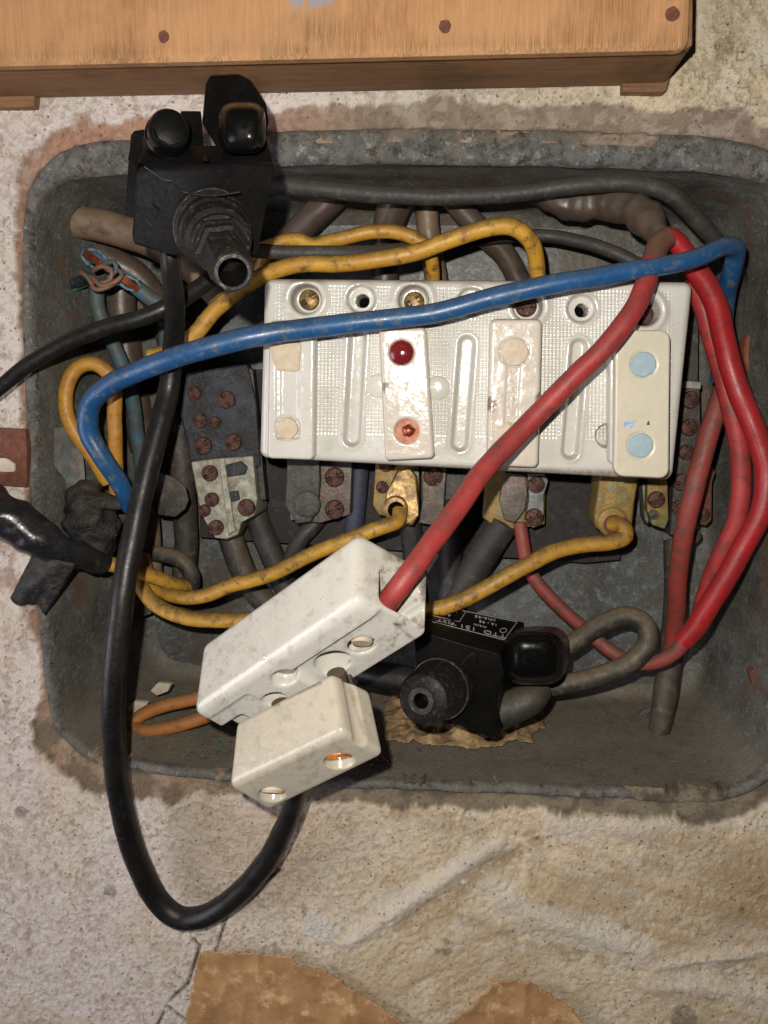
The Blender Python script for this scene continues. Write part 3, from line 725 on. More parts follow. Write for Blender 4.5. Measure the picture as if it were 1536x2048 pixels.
c4_ = carrier('smooth beige fuse carrier with two pale blue plugs at the right end', [(1231, 660), (1341, 660), (1338, 957), (1228, 952)], 1.15, 'beige_plastic', .3, .05, lambda U, V: -.05*np.exp(-((np.hypot(U-1287, V-729)-25.5)/1.6)**2)-.05*np.exp(-((np.hypot(U-1281, V-891)-25.5)/1.6)**2)+.01*(fbm(U*.02, V*.02, 1, 2, 4)-.5), thick=.30)
carrier('white stem of the beige fuse carrier', [(1219, 672), (1330, 668), (1334, 948), (1219, 930)], .75, 'porcelain', .2, .08, thick=.6)
disc('wax_plug', 573, 711, .83, 29, .2, 'wax_cream', c1_, dome=.05, lump=.22, sq=5)
disc('wax_plug', 574, 857, .80, 22, .2, 'wax_cream', c1_, dome=.05, lump=.06)
disc('wax_plug', 803, 705, .84, 24, .2, 'wax_red', c2_, dome=.45, lump=.01)['label'] = 'shiny dark red wax plug'
disc('plug_recess', 815, 863, .78, 25, .2, 'copper_plug', c2_, dome=.05, lump=.04)
lump_ = disc('solder_blob', 817, 862, .82, 13, .1, 'copper', c2_, dome=.8, lump=.35)
disc('wax_plug', 1029, 704, .87, 27, .2, 'wax_cream', c3_, dome=.06, lump=.02)
disc('wax_plug', 1014, 869, .86, 24, .2, 'wax_cream', c3_, dome=.2, lump=.35)
disc('wax_plug', 1287, 729, 1.165, 24, .1, 'pale_blue', c4_, dome=.03, lump=.04)
disc('wax_plug', 1281, 891, 1.165, 24, .1, 'pale_blue', c4_, dome=.03, lump=.04)
prism('print_mark', [(1247, 843), (1272, 842), (1273, 850), (1262, 856), (1248, 853)], 1.158, 1.13, 'blue_print', c4_, 0)
prism('print_mark', [(1296, 842), (1298, 842), (1300, 850), (1293, 850)], 1.158, 1.13, 'dark_pad', c4_, 0)
def text(name, s, size, M4, mat, parent, depth=.004, spacing=1.):
    cu = bpy.data.curves.new(name, 'FONT'); cu.body = s; cu.size = size; cu.extrude = depth; cu.align_x = 'CENTER'; cu.align_y = 'CENTER'; cu.space_character = spacing
    o = bpy.data.objects.new(name, cu); COL.objects.link(o)
    dg = bpy.context.evaluated_depsgraph_get(); me = bpy.data.meshes.new_from_object(o.evaluated_get(dg)); me.name = name
    bpy.data.objects.remove(o); bpy.data.curves.remove(cu)
    me.transform(M4); vs_ = [v.co.copy() for v in me.vertices]; org = sum(vs_, Vector())/len(vs_)
    for v in me.vertices: v.co = (v.co-org)*S
    me.materials.clear()
    return link(name, me, mat, parent, org)
def frame4(o, x, y):
    x = x.normalized(); z = x.cross(y).normalized(); y = z.cross(x)
    return Matrix(((x.x, y.x, z.x, o.x), (x.y, y.y, z.y, o.y), (x.z, y.z, z.z, o.z), (0, 0, 0, 1)))
o_ = P(1026, 787, .85); ydir = P(1022, 850, .85)-P(1029, 730, .85)
text('lettering', 'НЕРВОЗ', .36, frame4(o_, -ydir, Vector((-1, 0, 0))), 'porcelain_warm', c3_, .03, 1.1)

# metal contacts hanging under the block
def pad(name, poly, h, mat, parent, th=.35, bevel=.06): return prism(name, poly, h, h-th, mat, parent, bevel, jitter=.02)
ct = thing('contact_clamp', (650, 990, -3.6), 'dark contact clamp with round washer under the left end of the fuse block', 'terminal', 'contact clamps under the fuse block')
pad('base', [(572, 900), (705, 900), (700, 1030), (640, 1046), (580, 1040)], -3.7, 'contact_pad', ct, 1.2)
pad('cover_plate', [(575, 900), (638, 900), (640, 960), (636, 1010), (622, 1044), (592, 1048), (570, 1010)], -3.2, 'dark_pad', ct, .4)
disc('washer', 613, 1009, -3.08, 28, .15, 'dark_pad', ct, dome=.12)
screw(668, 955, -3.5, 20, 'rust_screw', ct, 20); screw(668, 1020, -3.5, 20, 'rust_screw', ct, 40)
ct = thing('contact_clamp', (800, 990, -3.4), 'shiny brass lug clamp holding a yellow wire under the fuse block', 'terminal', 'contact clamps under the fuse block')
pad('base', [(752, 905), (838, 905), (838, 1010), (800, 1040), (758, 1030), (746, 1010)], -3.8, 'brass_green', ct, 1.2)
loft('lug', [[(795, 940, -2.9), (822, 936, -2.9), (833, 950, -2.9), (838, 1000, -2.7), (838, 1030, -2.6), (825, 1052, -2.6), (800, 1045, -2.6), (768, 1020, -2.6), (772, 985, -2.7)],
             [(795, 940, -3.5), (822, 936, -3.5), (833, 950, -3.5), (838, 1000, -3.5), (838, 1030, -3.5), (825, 1050, -3.5), (800, 1045, -3.5), (768, 1020, -3.5), (772, 985, -3.5)]], 'brass', ct, .09)
disc('ferrule', 790, 1018, -2.45, 26, .3, 'brass', ct, dome=.1); disc('ferrule_mouth', 792, 1020, -2.38, 17, .1, 'hole_shade', ct, dome=.02)  # the mouth is a black disc painted as shade
screw(772, 930, -3.7, 15, 'rust_screw', ct, 20); screw(764, 975, -3.7, 13, 'rust_screw', ct, 70)
ct = thing('contact_clamp', (868, 985, -3.7), 'narrow grey contact clamp right beside the brass lug', 'terminal', 'contact clamps under the fuse block')
pad('base', [(842, 905), (895, 910), (886, 1040), (872, 1052), (838, 1046), (845, 1000)], -3.6, 'contact_pad', ct, 1.0)
screw(866, 953, -3.5, 20, 'rust_screw', ct, 120)
pad('side_bar', [(893, 915), (944, 918), (936, 990), (905, 1045), (888, 1045)], -4.4, 'dark_pad', ct, .8)
ct = thing('contact_clamp', (1035, 1010, -3.5), 'corroded contact clamp with two rusty screws behind the red wire', 'terminal', 'contact clamps under the fuse block')
pad('base', [(975, 935), (1092, 940), (1090, 1050), (1000, 1062), (965, 1035)], -3.9, 'brass_green', ct, 1.2)
pad('cover_plate', [(1010, 945), (1052, 950), (1055, 990), (1050, 1020), (1030, 1046), (1008, 1040), (998, 1000)], -3.3, 'contact_pad', ct, .5)
pad('link_bar', [(1056, 948), (1090, 946), (1097, 962), (1088, 990), (1088, 1025), (1084, 1048), (1066, 1056), (1050, 1044), (1058, 1000)], -3.2, 'galvanised', ct, .5)
screw(1073, 970, -3.08, 17, 'rust_screw', ct, -50); screw(1069, 1035, -3.08, 18, 'rust_screw', ct, 30)
ct = thing('contact_clamp', (1235, 1010, -3.3), 'greenish brass lug clamp with the right hand yellow wire', 'terminal', 'contact clamps under the fuse block')
pad('lug', [(1200, 945), (1280, 950), (1270, 1000), (1264, 1060), (1235, 1075), (1192, 1058), (1188, 1030)], -3.0, 'brass_green', ct, 1.6, .12)
disc('ferrule', 1226, 1045, -2.88, 30, .3, 'brass_green', ct, dome=.1); disc('ferrule_mouth', 1228, 1050, -2.8, 20, .1, 'rust', ct, dome=.02)
prism('end_tab', [(1165, 1070), (1185, 1070), (1188, 1120), (1160, 1122)], -5.5, -6.9, 'dark_panel', ct, .03)
ct = thing('contact_clamp', (1320, 1000, -3.8), 'brown corroded contact clamp below the lower right corner of the block', 'terminal', 'contact clamps under the fuse block')
pad('base', [(1295, 955), (1335, 955), (1338, 1040), (1330, 1058), (1305, 1050), (1294, 1020)], -3.5, 'brass_green', ct, 1.0)
screw(1314, 1000, -3.38, 17, 'rust_screw', ct, 40); disc('rivet', 1308, 1030, -3.42, 10, .1, 'dark_pad', ct, dome=.2)
pad('side_bar', [(1284, 955), (1297, 955), (1297, 1050), (1290, 1040)], -3.9, 'galvanised', ct, .8)
tr = thing('terminal_strip', (1385, 930, -5), 'dark upright terminal strip with a row of rusty screws beside the block', 'terminal strip')
pad('body', [(1362, 764), (1400, 766), (1402, 900), (1385, 1075), (1340, 1070), (1352, 900)], -4.6, 'dark_pad', tr, 2.3)
pad('cap', [(1363, 762), (1402, 764), (1402, 778), (1363, 776)], -4.4, 'white_terminal', tr, .5, .04)
for (u, v, r) in ((1382, 800, 17), (1380, 855, 17), (1374, 905, 15), (1364, 965, 17), (1358, 1015, 14)): screw(u, v, -4.45, r, 'rust_screw', tr, u*7 % 180)
pad('link_bar', [(1414, 930), (1424, 930), (1432, 945), (1424, 965), (1424, 1040), (1412, 1052), (1392, 1046), (1398, 990), (1410, 960)], -4.5, 'rust', tr, .5)
screw(1407, 1030, -4.4, 14, 'rust_screw', tr, 30); disc('rivet', 1387, 1072, -4.6, 16, .6, 'rust_screw', tr, dome=.2)
prism('backing_strip', [(1375, 560), (1398, 560), (1396, 768), (1372, 768)], -5.3, -6.95, 'dark_pad', tr, .03)

# dark mounting panel behind everything
mp_ = prism('mounting_panel', [(395, 735), (1255, 760), (1240, 1120), (1172, 1126), (545, 1085), (400, 1075)], -5.6, -6.98, 'dark_panel', None, .05)
tag(mp_, 'dark brown insulating panel at the back of the box behind the fuse block', 'mounting panel')
po = prism('block_spacer', [(620, 620), (1290, 650), (1280, 880), (630, 860)], -3.38, -5.62, 'dark_panel', None, .05)
tag(po, 'dark spacer carrying the white fuse block in front of its panel', 'spacer')

# ------------------------------------------------------------------ burnt terminal block and white terminal block
bt = thing('burnt_terminal_block', (430, 820, -3.5), 'scorched black terminal block with rusty screws left of the fuse block', 'terminal block')
loft('body', [[(372, 745, -3.0), (495, 728, -3.0), (512, 800, -3.0), (520, 935, -3.0), (385, 940, -3.0), (362, 830, -3.0)], [(380, 745, -5.7), (500, 728, -5.7), (516, 800, -5.7), (535, 935, -5.7), (395, 945, -5.7), (372, 830, -5.7)]], 'burnt', bt, .1, jitter=.06)
loft('side_face', [[(496, 735, -3.2), (506, 740, -3.2), (532, 1000, -3.2), (520, 1000, -3.2)], [(500, 735, -5.7), (512, 740, -5.7), (540, 1000, -5.7), (524, 1000, -5.7)]], 'dark_pad', bt, .04)
for (u, v, r) in ((387, 787, 14), (452, 800, 18), (398, 842, 15), (405, 892, 18), (465, 885, 17), (428, 845, 12)): screw(u, v, -2.85, r, 'rust_screw', bt, v % 170)
wt = thing('white_terminal_block', (445, 990, -3.2), 'chipped white ceramic terminal block with four rusty screws under the burnt one', 'terminal block')
loft('body', [[(382, 925, -2.7), (430, 916, -2.7), (505, 913, -2.7), (514, 1000, -2.7), (510, 1030, -2.8), (482, 1045, -2.8), (476, 1070, -2.8), (452, 1080, -2.8), (430, 1075, -2.8), (408, 1040, -2.8), (396, 1000, -2.7)],
              [(388, 925, -4.8), (436, 916, -4.8), (518, 913, -4.8), (536, 1000, -4.8), (534, 1020, -4.8), (500, 1045, -4.8), (484, 1070, -4.8), (458, 1080, -4.8), (440, 1075, -4.8), (418, 1040, -4.8), (402, 1000, -4.8)]], 'white_terminal', wt, .08, jitter=.07)
loft('centre_wall', [[(436, 918, -2.35), (448, 916, -2.35), (470, 1060, -2.5), (458, 1072, -2.5)], [(436, 918, -2.9), (448, 916, -2.9), (470, 1060, -2.9), (458, 1072, -2.9)]], 'white_terminal', wt, .06, jitter=.06)
for (u, v, r) in ((418, 947, 17), (422, 1000, 15), (407, 1022, 13), (430, 1056, 16), (491, 1016, 18)): screw(u, v, -2.55, r, 'rust_screw', wt, v % 150)
pad('dark_insert', [(450, 930), (480, 922), (494, 935), (488, 950), (450, 955)], -2.55, 'burnt', wt, .3, .05); pad('dark_insert', [(456, 985), (474, 982), (478, 1000), (462, 1005)], -2.55, 'burnt', wt, .3, .04)

# ------------------------------------------------------------------ cables deep in the box
BG = 'loose cables at the back of the box'
tube('brown_cable', [(100, 418, -2.5), (150, 440, -2.6), (230, 458, -2.8), (320, 490, -3.0), (400, 545, -3.4), (450, 600, -4.2)], 64, 'taupe_cable', label='thick taupe cable entering from the left wall behind the upper black connector', cat='cable')
tube('brown_cable', [(120, 480, -3.6), (200, 510, -4.4), (280, 560, -5.0), (330, 640, -5.4), (350, 760, -5.8)], 56, 'brown_cable', label='dark brown cable under the taupe one at the upper left', cat='cable')
tube('brown_cable', [(240, 520, -5.6), (245, 640, -5.8), (265, 780, -6.0), (290, 900, -6.2)], 60, 'brown_cable', label='brown cable running down behind the blue wire bend', cat='cable')
tube('brown_cable', [(740, 315, -3.6), (690, 370, -4.4), (620, 440, -4.8), (560, 500, -5.2)], 54, 'brown_cable', label='brown cable slanting down left from the top wall', cat='cable')
tube('brown_cable', [(835, 310, -3.4), (808, 370, -4.2), (780, 440, -4.8), (770, 500, -5.2), (770, 600, -5.4)], [70, 66, 60, 54, 50], 'brown_cable', label='fat brown cable at the top centre of the box', cat='cable')
tube('brown_cable', [(862, 318, -4.6), (852, 400, -5.2), (858, 480, -5.4), (872, 560, -5.4), (872, 640, -5.4)], 44, 'taupe_cable', label='upright brown cable between two fatter ones at the top centre', cat='cable')
tube('brown_cable', [(872, 335, -3.6), (905, 395, -4.2), (955, 455, -4.6), (1010, 510, -5.0), (1050, 590, -5.4)], 44, 'brown_cable', label='brown cable slanting down right behind the yellow arch', cat='cable')
tube('brown_cable', [(985, 318, -3.2), (1040, 352, -3.4), (1100, 388, -3.4), (1150, 410, -3.2), (1205, 402, -3.0), (1255, 412, -2.4), (1300, 448, -1.4), (1325, 478, -.6)], [62, 60, 56, 62, 64, 66, 60, 36], 'brown_cable', crump=.25, label='crumpled brown sleeve ending at the red wires in the upper right', cat='cable')
tube('black_cable', [(500, 392, -1.6), (560, 372, -1.6), (650, 378, -1.6), (760, 390, -1.7), (900, 394, -1.8), (1050, 385, -1.8), (1180, 370, -1.6), (1270, 366, -1.5), (1340, 388, -1.6), (1395, 440, -2.0), (1440, 492, -2.6), (1478, 560, -3.6), (1480, 700, -4.6)], 32, 'dark_cable', label='dark grey cable arching along the top of the box', cat='cable')
tube('black_cable', [(470, 500, -.6), (560, 504, -1.0), (700, 506, -1.4), (800, 500, -2.2), (920, 482, -3.6), (1050, 472, -3.8), (1130, 478, -3.6), (1210, 498, -3.2), (1300, 540, -2.8)], 26, 'dark_cable', label='thin dark cable running level behind the yellow wires', cat='cable')
tube('grey_cable', [(1350, 1080, -5.4), (1352, 1180, -5.0), (1345, 1290, -4.7), (1330, 1390, -4.4), (1317, 1475, -4.2)], [44, 46, 48, 48, 44], 'grey_cable', label='dusty grey cable leaving through the floor at the lower right', cat='cable')
tube('grey_cable', [(1060, 1345, -2.6), (1140, 1290, -2.6), (1200, 1250, -2.5), (1250, 1232, -2.3), (1290, 1248, -2.0), (1296, 1285, -1.8), (1262, 1325, -1.7), (1200, 1352, -1.8), (1110, 1372, -2.0), (1020, 1385, -2.2)], 40, 'grey_cable', label='dusty grey cable looping to the right of the lower black connector', cat='cable')
for k, (pts, wd, mt, lb) in enumerate([
    ([(500, 1000, -5.0), (560, 1150, -5.2), (600, 1230, -5.0), (650, 1300, -4.6)], 50, 'dark_cable', 'dark cable slanting down from the white ceramic terminal block'),
    ([(660, 985, -5.2), (640, 1035, -5.0), (600, 1080, -4.8), (575, 1140, -5.0), (570, 1260, -5.2)], 34, 'dark_cable', 'dark cable curving down from the contact with the round washer'),
    ([(722, 900, -4.8), (716, 980, -4.9), (708, 1060, -5.0), (700, 1200, -5.2)], 40, 'slate_strip', 'slate blue cable hanging behind the porcelain connector'),
    ([(820, 1040, -4.6), (828, 1120, -4.8), (840, 1220, -5.0)], 44, 'dark_cable', 'dark cable hanging below the brass lug'),
    ([(905, 1000, -4.4), (902, 1100, -4.6), (898, 1240, -4.8)], 46, 'dark_cable', 'upright dark cable just left of the red wire crossing'),
    ([(1010, 1045, -4.2), (965, 1110, -4.4), (920, 1190, -4.5), (880, 1260, -4.6)], [60, 62, 58, 50], 'dark_cable', 'thick dark cable slanting down left from the corroded clamp'),
    ([(355, 640, -5.4), (350, 800, -5.2), (365, 950, -5.2), (372, 1080, -5.4), (360, 1240, -5.6)], 50, 'grey_cable', 'grey brown cable hanging behind the long black cable'),
    ([(300, 1000, -4.6), (306, 1100, -4.8), (310, 1180, -5.0)], 34, 'taupe_cable', 'short taupe strap under the brown tag'),
    ([(445, 1020, -5.0), (490, 1150, -5.0), (560, 1240, -5.2)], 52, 'grey_cable', 'wide grey cable under the white ceramic terminal block'),
    ([(240, 1010, -4.2), (238, 1080, -4.4), (262, 1150, -4.6), (300, 1220, -5.0)], 44, 'grey_cable', 'grey cable end beside the black tape ball'),
    ([(300, 1105, -4.2), (360, 1120, -4.0), (382, 1150, -4.0), (376, 1180, -4.3), (330, 1195, -4.5)], 34, 'grey_cable', 'grey sleeve folded over the end of the yellow wire')]):
    tube('hanging_cable', pts, wd, mt, label=lb, cat='cable')
# teal grey conductors on the left and the copper twist
tube('teal_wire', [(193, 575, -3.0), (196, 620, -3.0), (222, 680, -3.2), (245, 730, -3.4), (262, 790, -3.8), (276, 880, -4.4), (290, 1000, -5.0)], 30, 'teal_wire', label='teal grey wire dropping from the copper splice', cat='wire')
tube('teal_wire', [(270, 572, -2.6), (300, 596, -2.8), (340, 625, -3.2), (352, 690, -4.0)], 32, 'teal_wire', label='teal grey wire running right from the copper splice', cat='wire')
tube('teal_wire', [(328, 640, -4.4), (330, 690, -4.6), (334, 760, -4.8)], 26, 'teal_wire', label='short teal wire end beside the long black cable', cat='wire')
cs = thing('copper_splice', (210, 550, -2.2), 'bare twisted copper splice with light blue cut insulation at the left', 'wire splice')
for a, b in (((168, 505, -2.0), (225, 542, -1.9)), ((245, 556, -2.0), (278, 580, -2.4))):
    A_, B_ = P(*a), P(*b); dr = (B_-A_).normalized(); sd_ = dr.cross(Vector((0, 1, 0))).normalized()
    for k in (-1.5, -.5, .5, 1.5):
        v_, f_ = tube_geo([A_+sd_*k*.07, (A_+B_)/2+sd_*k*.06+Vector((0, -.04, 0)), B_+sd_*k*.05], [.045]*3, seg=8); finish('copper_strand', v_, f_, 'copper', cs, 60)
def halfsleeve(pts, w):
    ps = [P(*p) for p in pts]; loop = []
    v_, f_ = tube_geo(ps, [w/2*(D+2)/FPX]*len(ps), seg=8); return finish('cut_insulation', v_, f_, 'cyan_edge', cs, 60)
halfsleeve([(215, 520, -2.2), (196, 503, -2.2), (172, 500, -2.2), (164, 512, -2.2), (176, 528, -2.2), (192, 538, -2.2)], 8)
halfsleeve([(252, 552, -2.2), (272, 560, -2.3), (281, 572, -2.4), (274, 580, -2.4), (256, 578, -2.3), (238, 566, -2.2)], 7)
loft('insulation_sheath', [[(166, 506, -2.3), (185, 498, -2.3), (214, 512, -2.3), (220, 526, -2.3), (200, 532, -2.3), (174, 524, -2.3)], [(166, 506, -2.7), (185, 498, -2.7), (214, 512, -2.7), (220, 526, -2.7), (200, 532, -2.7), (174, 524, -2.7)]], 'teal_wire', cs, .05)
for pts, mt in (([(165, 548, -1.9), (185, 556, -1.7), (205, 572, -1.6), (232, 562, -1.6), (245, 548, -1.7), (232, 538, -1.8)], 'copper_old'), ([(188, 540, -1.8), (205, 532, -1.6), (222, 540, -1.6), (220, 558, -1.6), (200, 566, -1.7), (182, 560, -1.8)], 'copper_old'),
                ([(208, 528, -1.8), (228, 524, -1.7), (232, 540, -1.7), (216, 556, -1.7)], 'teal_wire'), ([(178, 560, -1.7), (190, 578, -1.6), (212, 576, -1.6), (236, 560, -1.7)], 'copper_old'), ([(162, 545, -1.7), (172, 552, -1.6), (186, 570, -1.6)], 'copper_old')):
    tube('twisted_end', pts, 10, mt, cs, seg=10, crump=.3)
tube('stripped_end', [(125, 575, -2.6), (150, 566, -2.4), (180, 556, -2.1)], [16, 22, 22], 'burnt', cs, crump=.35, seg=14)
tube('stripped_end', [(132, 586, -2.7), (158, 574, -2.5), (180, 564, -2.2)], 9, 'verdigris', cs, crump=.5, seg=10)

# ------------------------------------------------------------------ yellow wires
YG = 'yellow wires'
tube('yellow_wire', [(300, 712, -1.6), (345, 700, -1.6), (390, 668, -1.6), (430, 620, -1.6), (480, 578, -1.4), (540, 545, -1.2), (600, 530, -1.0), (670, 527, -.9), (750, 520, -.8), (830, 505, -.8), (900, 478, -.8), (965, 457, -.8), (1025, 455, -.9), (1062, 482, -1.2), (1074, 530, -1.8), (1074, 590, -2.4)], 32, 'yellow_wire', label='long yellow wire arching over the top edge of the fuse block', cat='wire', group=YG)
tube('yellow_wire', [(420, 560, -2.2), (520, 500, -2.0), (590, 478, -1.9), (625, 488, -1.9), (680, 478, -1.7), (740, 464, -1.7), (790, 464, -1.7), (835, 480, -1.7), (860, 505, -2.0), (866, 580, -3.0)], 27, 'yellow_wire', label='thinner yellow wire behind and above the long one', cat='wire', group=YG)
tube('yellow_wire', [(520, 555, -2.4), (525, 520, -2.2), (560, 492, -2.1), (600, 482, -2.1), (640, 500, -2.3)], 26, 'yellow_wire', label='short yellow wire bend right of the upper black connector', cat='wire', group=YG)
tube('yellow_wire', [(232, 1000, -2.6), (230, 900, -2.0), (228, 840, -1.9), (229, 790, -1.8), (218, 748, -1.7), (188, 727, -1.6), (155, 735, -1.5), (134, 768, -1.4), (132, 815, -1.4), (150, 865, -1.5), (185, 915, -1.6), (215, 965, -1.9)], 30, 'yellow_clean', label='yellow wire hoop at the far left beside the blue bend', cat='wire', group=YG)
tube('yellow_wire', [(175, 1112, -1.2), (215, 1126, -1.4), (270, 1140, -1.9), (320, 1158, -2.6), (350, 1170, -3.2), (380, 1172, -4.2)], 32, 'yellow_wire', label='short yellow wire coming out of the taped bundle', cat='wire', group=YG)
tube('yellow_wire', [(800, 1020, -2.3), (795, 1042, -2.0), (760, 1056, -1.8), (700, 1078, -1.8), (620, 1110, -1.8), (540, 1150, -1.8), (470, 1168, -2.0), (420, 1188, -2.2), (370, 1196, -2.5), (325, 1182, -2.9), (296, 1150, -3.3), (285, 1110, -3.6)], 31, 'yellow_wire', label='yellow wire from the shiny brass lug down to the left', cat='wire', group=YG)
tube('yellow_wire', [(275, 1130, -2.6), (282, 1170, -2.3), (310, 1208, -2.0), (360, 1232, -1.8), (420, 1240, -1.7), (500, 1240, -1.6), (600, 1235, -1.5)], 32, 'yellow_wire', label='lowest yellow wire running behind the porcelain connector', cat='wire', group=YG)
tube('yellow_wire', [(1226, 1048, -2.8), (1246, 1052, -2.3), (1250, 1072, -2.1), (1225, 1084, -2.0), (1170, 1090, -1.9), (1110, 1102, -1.7), (1050, 1132, -1.4), (980, 1172, -1.2), (910, 1205, -1.1), (860, 1220, -1.1), (780, 1240, -1.1)], 33, 'yellow_wire', label='yellow wire from the greenish brass lug down to the left', cat='wire', group=YG)
tube('orange_wire', [(460, 1378, -2.6), (390, 1398, -2.6), (330, 1412, -2.6), (285, 1430, -2.5), (268, 1448, -2.3), (280, 1460, -2.1), (320, 1458, -2.1), (390, 1440, -2.2), (450, 1420, -2.4)], 30, 'orange_wire', label='orange brown wire loop on the box floor at the lower left', cat='wire')

# ------------------------------------------------------------------ red wires
RG = 'red wires'
tube('red_wire', [(1332, 476, .2), (1318, 488, .4), (1300, 540, 1.1)], [40, 42, 42], 'red_brown', label='short brown dirty start of the red wire at the crumpled sleeve', cat='wire sleeve')
tube('red_wire', [(1303, 525, 1.0), (1290, 570, 1.5), (1268, 620, 1.9), (1215, 688, 2.1), (1150, 752, 2.2), (1060, 842, 2.4), (975, 930, 3.1), (912, 1018, 4.0), (855, 1098, 4.9), (806, 1162, 5.5), (776, 1204, 5.45), (748, 1240, 5.0)], 43, 'red_wire', label='thick red wire crossing the fuse block into the porcelain connector', cat='wire', group=RG)
tube('red_wire', [(1328, 470, -.2), (1352, 482, -.2), (1385, 530, -.4), (1428, 600, -.6), (1452, 690, -.8), (1480, 790, -.8), (1515, 880, -.7), (1534, 945, -.6), (1524, 1020, -.6), (1478, 1110, -.8), (1430, 1190, -1.0), (1392, 1255, -1.2), (1366, 1282, -1.4)], [34, 36, 40, 42, 42, 42, 42, 42, 42, 42, 42, 42, 40], 'red_bright', label='bright red wire bowing out along the right wall', cat='wire', group=RG)
tube('red_wire', [(1376, 1272, -1.35), (1352, 1302, -1.5), (1318, 1322, -1.8), (1278, 1326, -2.2), (1235, 1310, -2.8), (1180, 1268, -3.2), (1120, 1215, -3.3), (1070, 1160, -3.4), (1050, 1110, -3.6), (1040, 1045, -3.8)], 28, 'red_dusty', label='dusty red wire running from the right bow under the grey loop to the clamp', cat='wire', group=RG)
tube('red_wire', [(1380, 560, -1.0), (1402, 600, -1.1), (1428, 690, -1.2), (1456, 790, -1.2), (1476, 880, -1.2), (1482, 960, -1.3), (1470, 1050, -1.5), (1438, 1120, -1.9), (1408, 1200, -2.6), (1392, 1270, -3.2)], 37, 'red_wire', label='second red wire just inside the bright one', cat='wire', group=RG)
tube('red_wire', [(1455, 760, -2.2), (1432, 820, -1.9), (1408, 900, -1.8), (1388, 980, -1.8), (1368, 1060, -2.1), (1356, 1140, -2.8), (1352, 1220, -3.6), (1346, 1290, -4.2)], 37, 'red_dusty', label='red wire hanging over the rusty terminal strip', cat='wire', group=RG)

# ------------------------------------------------------------------ blue wire
tube('blue_wire', [(1440, 760, -3.2), (1446, 660, -2.6), (1452, 590, -1.6), (1466, 530, -.4), (1470, 496, .3), (1448, 492, .8), (1400, 512, 1.2), (1330, 530, 1.5), (1220, 549, 1.7), (1100, 570, 1.8), (980, 598, 1.8), (880, 625, 1.75), (780, 638, 1.7), (680, 650, 1.7), (560, 665, 1.7), (460, 683, 1.9), (360, 712, 2.0), (280, 742, 1.6), (215, 773, 1.0), (180, 810, .5), (178, 862, .2), (205, 915, 0), (238, 965, -.4), (262, 1015, -1.0)], [36, 36, 36, 34, 34, 34, 34, 35, 37, 38, 39, 39, 39, 40, 42, 43, 43, 42, 42, 42, 42, 40, 38, 36], 'blue_wire', label='thick blue wire crossing the whole box in front of the fuse block', cat='wire', seg=24)

# ------------------------------------------------------------------ tape, bundle and flap at the left
tube('taped_bundle', [(-60, 985, 1.2), (0, 1028, 1.1), (45, 1052, 1.0), (85, 1082, .8), (130, 1103, .3), (170, 1115, -.3), (206, 1126, -1.0)], [96, 92, 88, 76, 62, 54, 46], 'tape_black', crump=.10, ridge=.09, seg=28, step=.08, label='shiny black taped cable bundle coming in from the left edge', cat='cable bundle')
tb = tube('tape_ball', [(180, 965, -1.6), (172, 1000, -1.3), (182, 1040, -1.2), (190, 1085, -1.3), (188, 1108, -1.6)], [40, 84, 104, 96, 50], 'tape_dusty', crump=.26, ridge=.16, seg=32, step=.06, label='crumpled ball of old black tape around the wires at the left', cat='tape')
tube('tape_tail', [(150, 1000, -1.5), (190, 1002, -1.0), (240, 1005, -1.0), (290, 1000, -1.6)], [44, 40, 32, 22], 'tape_dusty', crump=.3, flat=.5, label='twisted tape tail joining the tape ball to the blue wire end', cat='tape')
# hanging flap of tape: thin bent sheet
nx_, ny_ = 16, 16; g = np.zeros((ny_, nx_, 3))
for j in range(ny_):
    for i in range(nx_):
        a, b = i/(nx_-1), j/(ny_-1)
        tl, trr, brr, bll = (66, 1108), (152, 1130), (92, 1226), (20, 1196)
        u = (tl[0]*(1-a)+trr[0]*a)*(1-b)+(bll[0]*(1-a)+brr[0]*a)*b; v = (tl[1]*(1-a)+trr[1]*a)*(1-b)+(bll[1]*(1-a)+brr[1]*a)*b
        v += b*(8*math.sin(a*7)+6*mnoise.noise(Vector((a*6, 0, 3)))); u += 4*mnoise.noise(Vector((b*5, a*2, 1)))
        g[j, i] = P(u, v, .75-.2*b+.3*math.sin(a*2.6+b*1.5)+.12*mnoise.noise(Vector((a*4, b*4, 0))))
fo = grid_obj('tape_flap', g, 'tape_dusty', flip=True)
md = fo.modifiers.new('thickness', 'SOLIDIFY'); md.thickness = .0006
tag(fo, 'loose grey black tape flap hanging over the box edge below the taped bundle', 'tape')
tg_ = prism('fibre_tag', [(300, 950), (318, 946), (350, 958), (370, 975), (377, 1000), (370, 1020), (352, 1035), (318, 1032), (302, 1010)], -2.6, -2.8, 'grey_cable', None, .06, jitter=.05)
tag(tg_, 'brown rounded fibre tag to the right of the long black cable', 'tag')

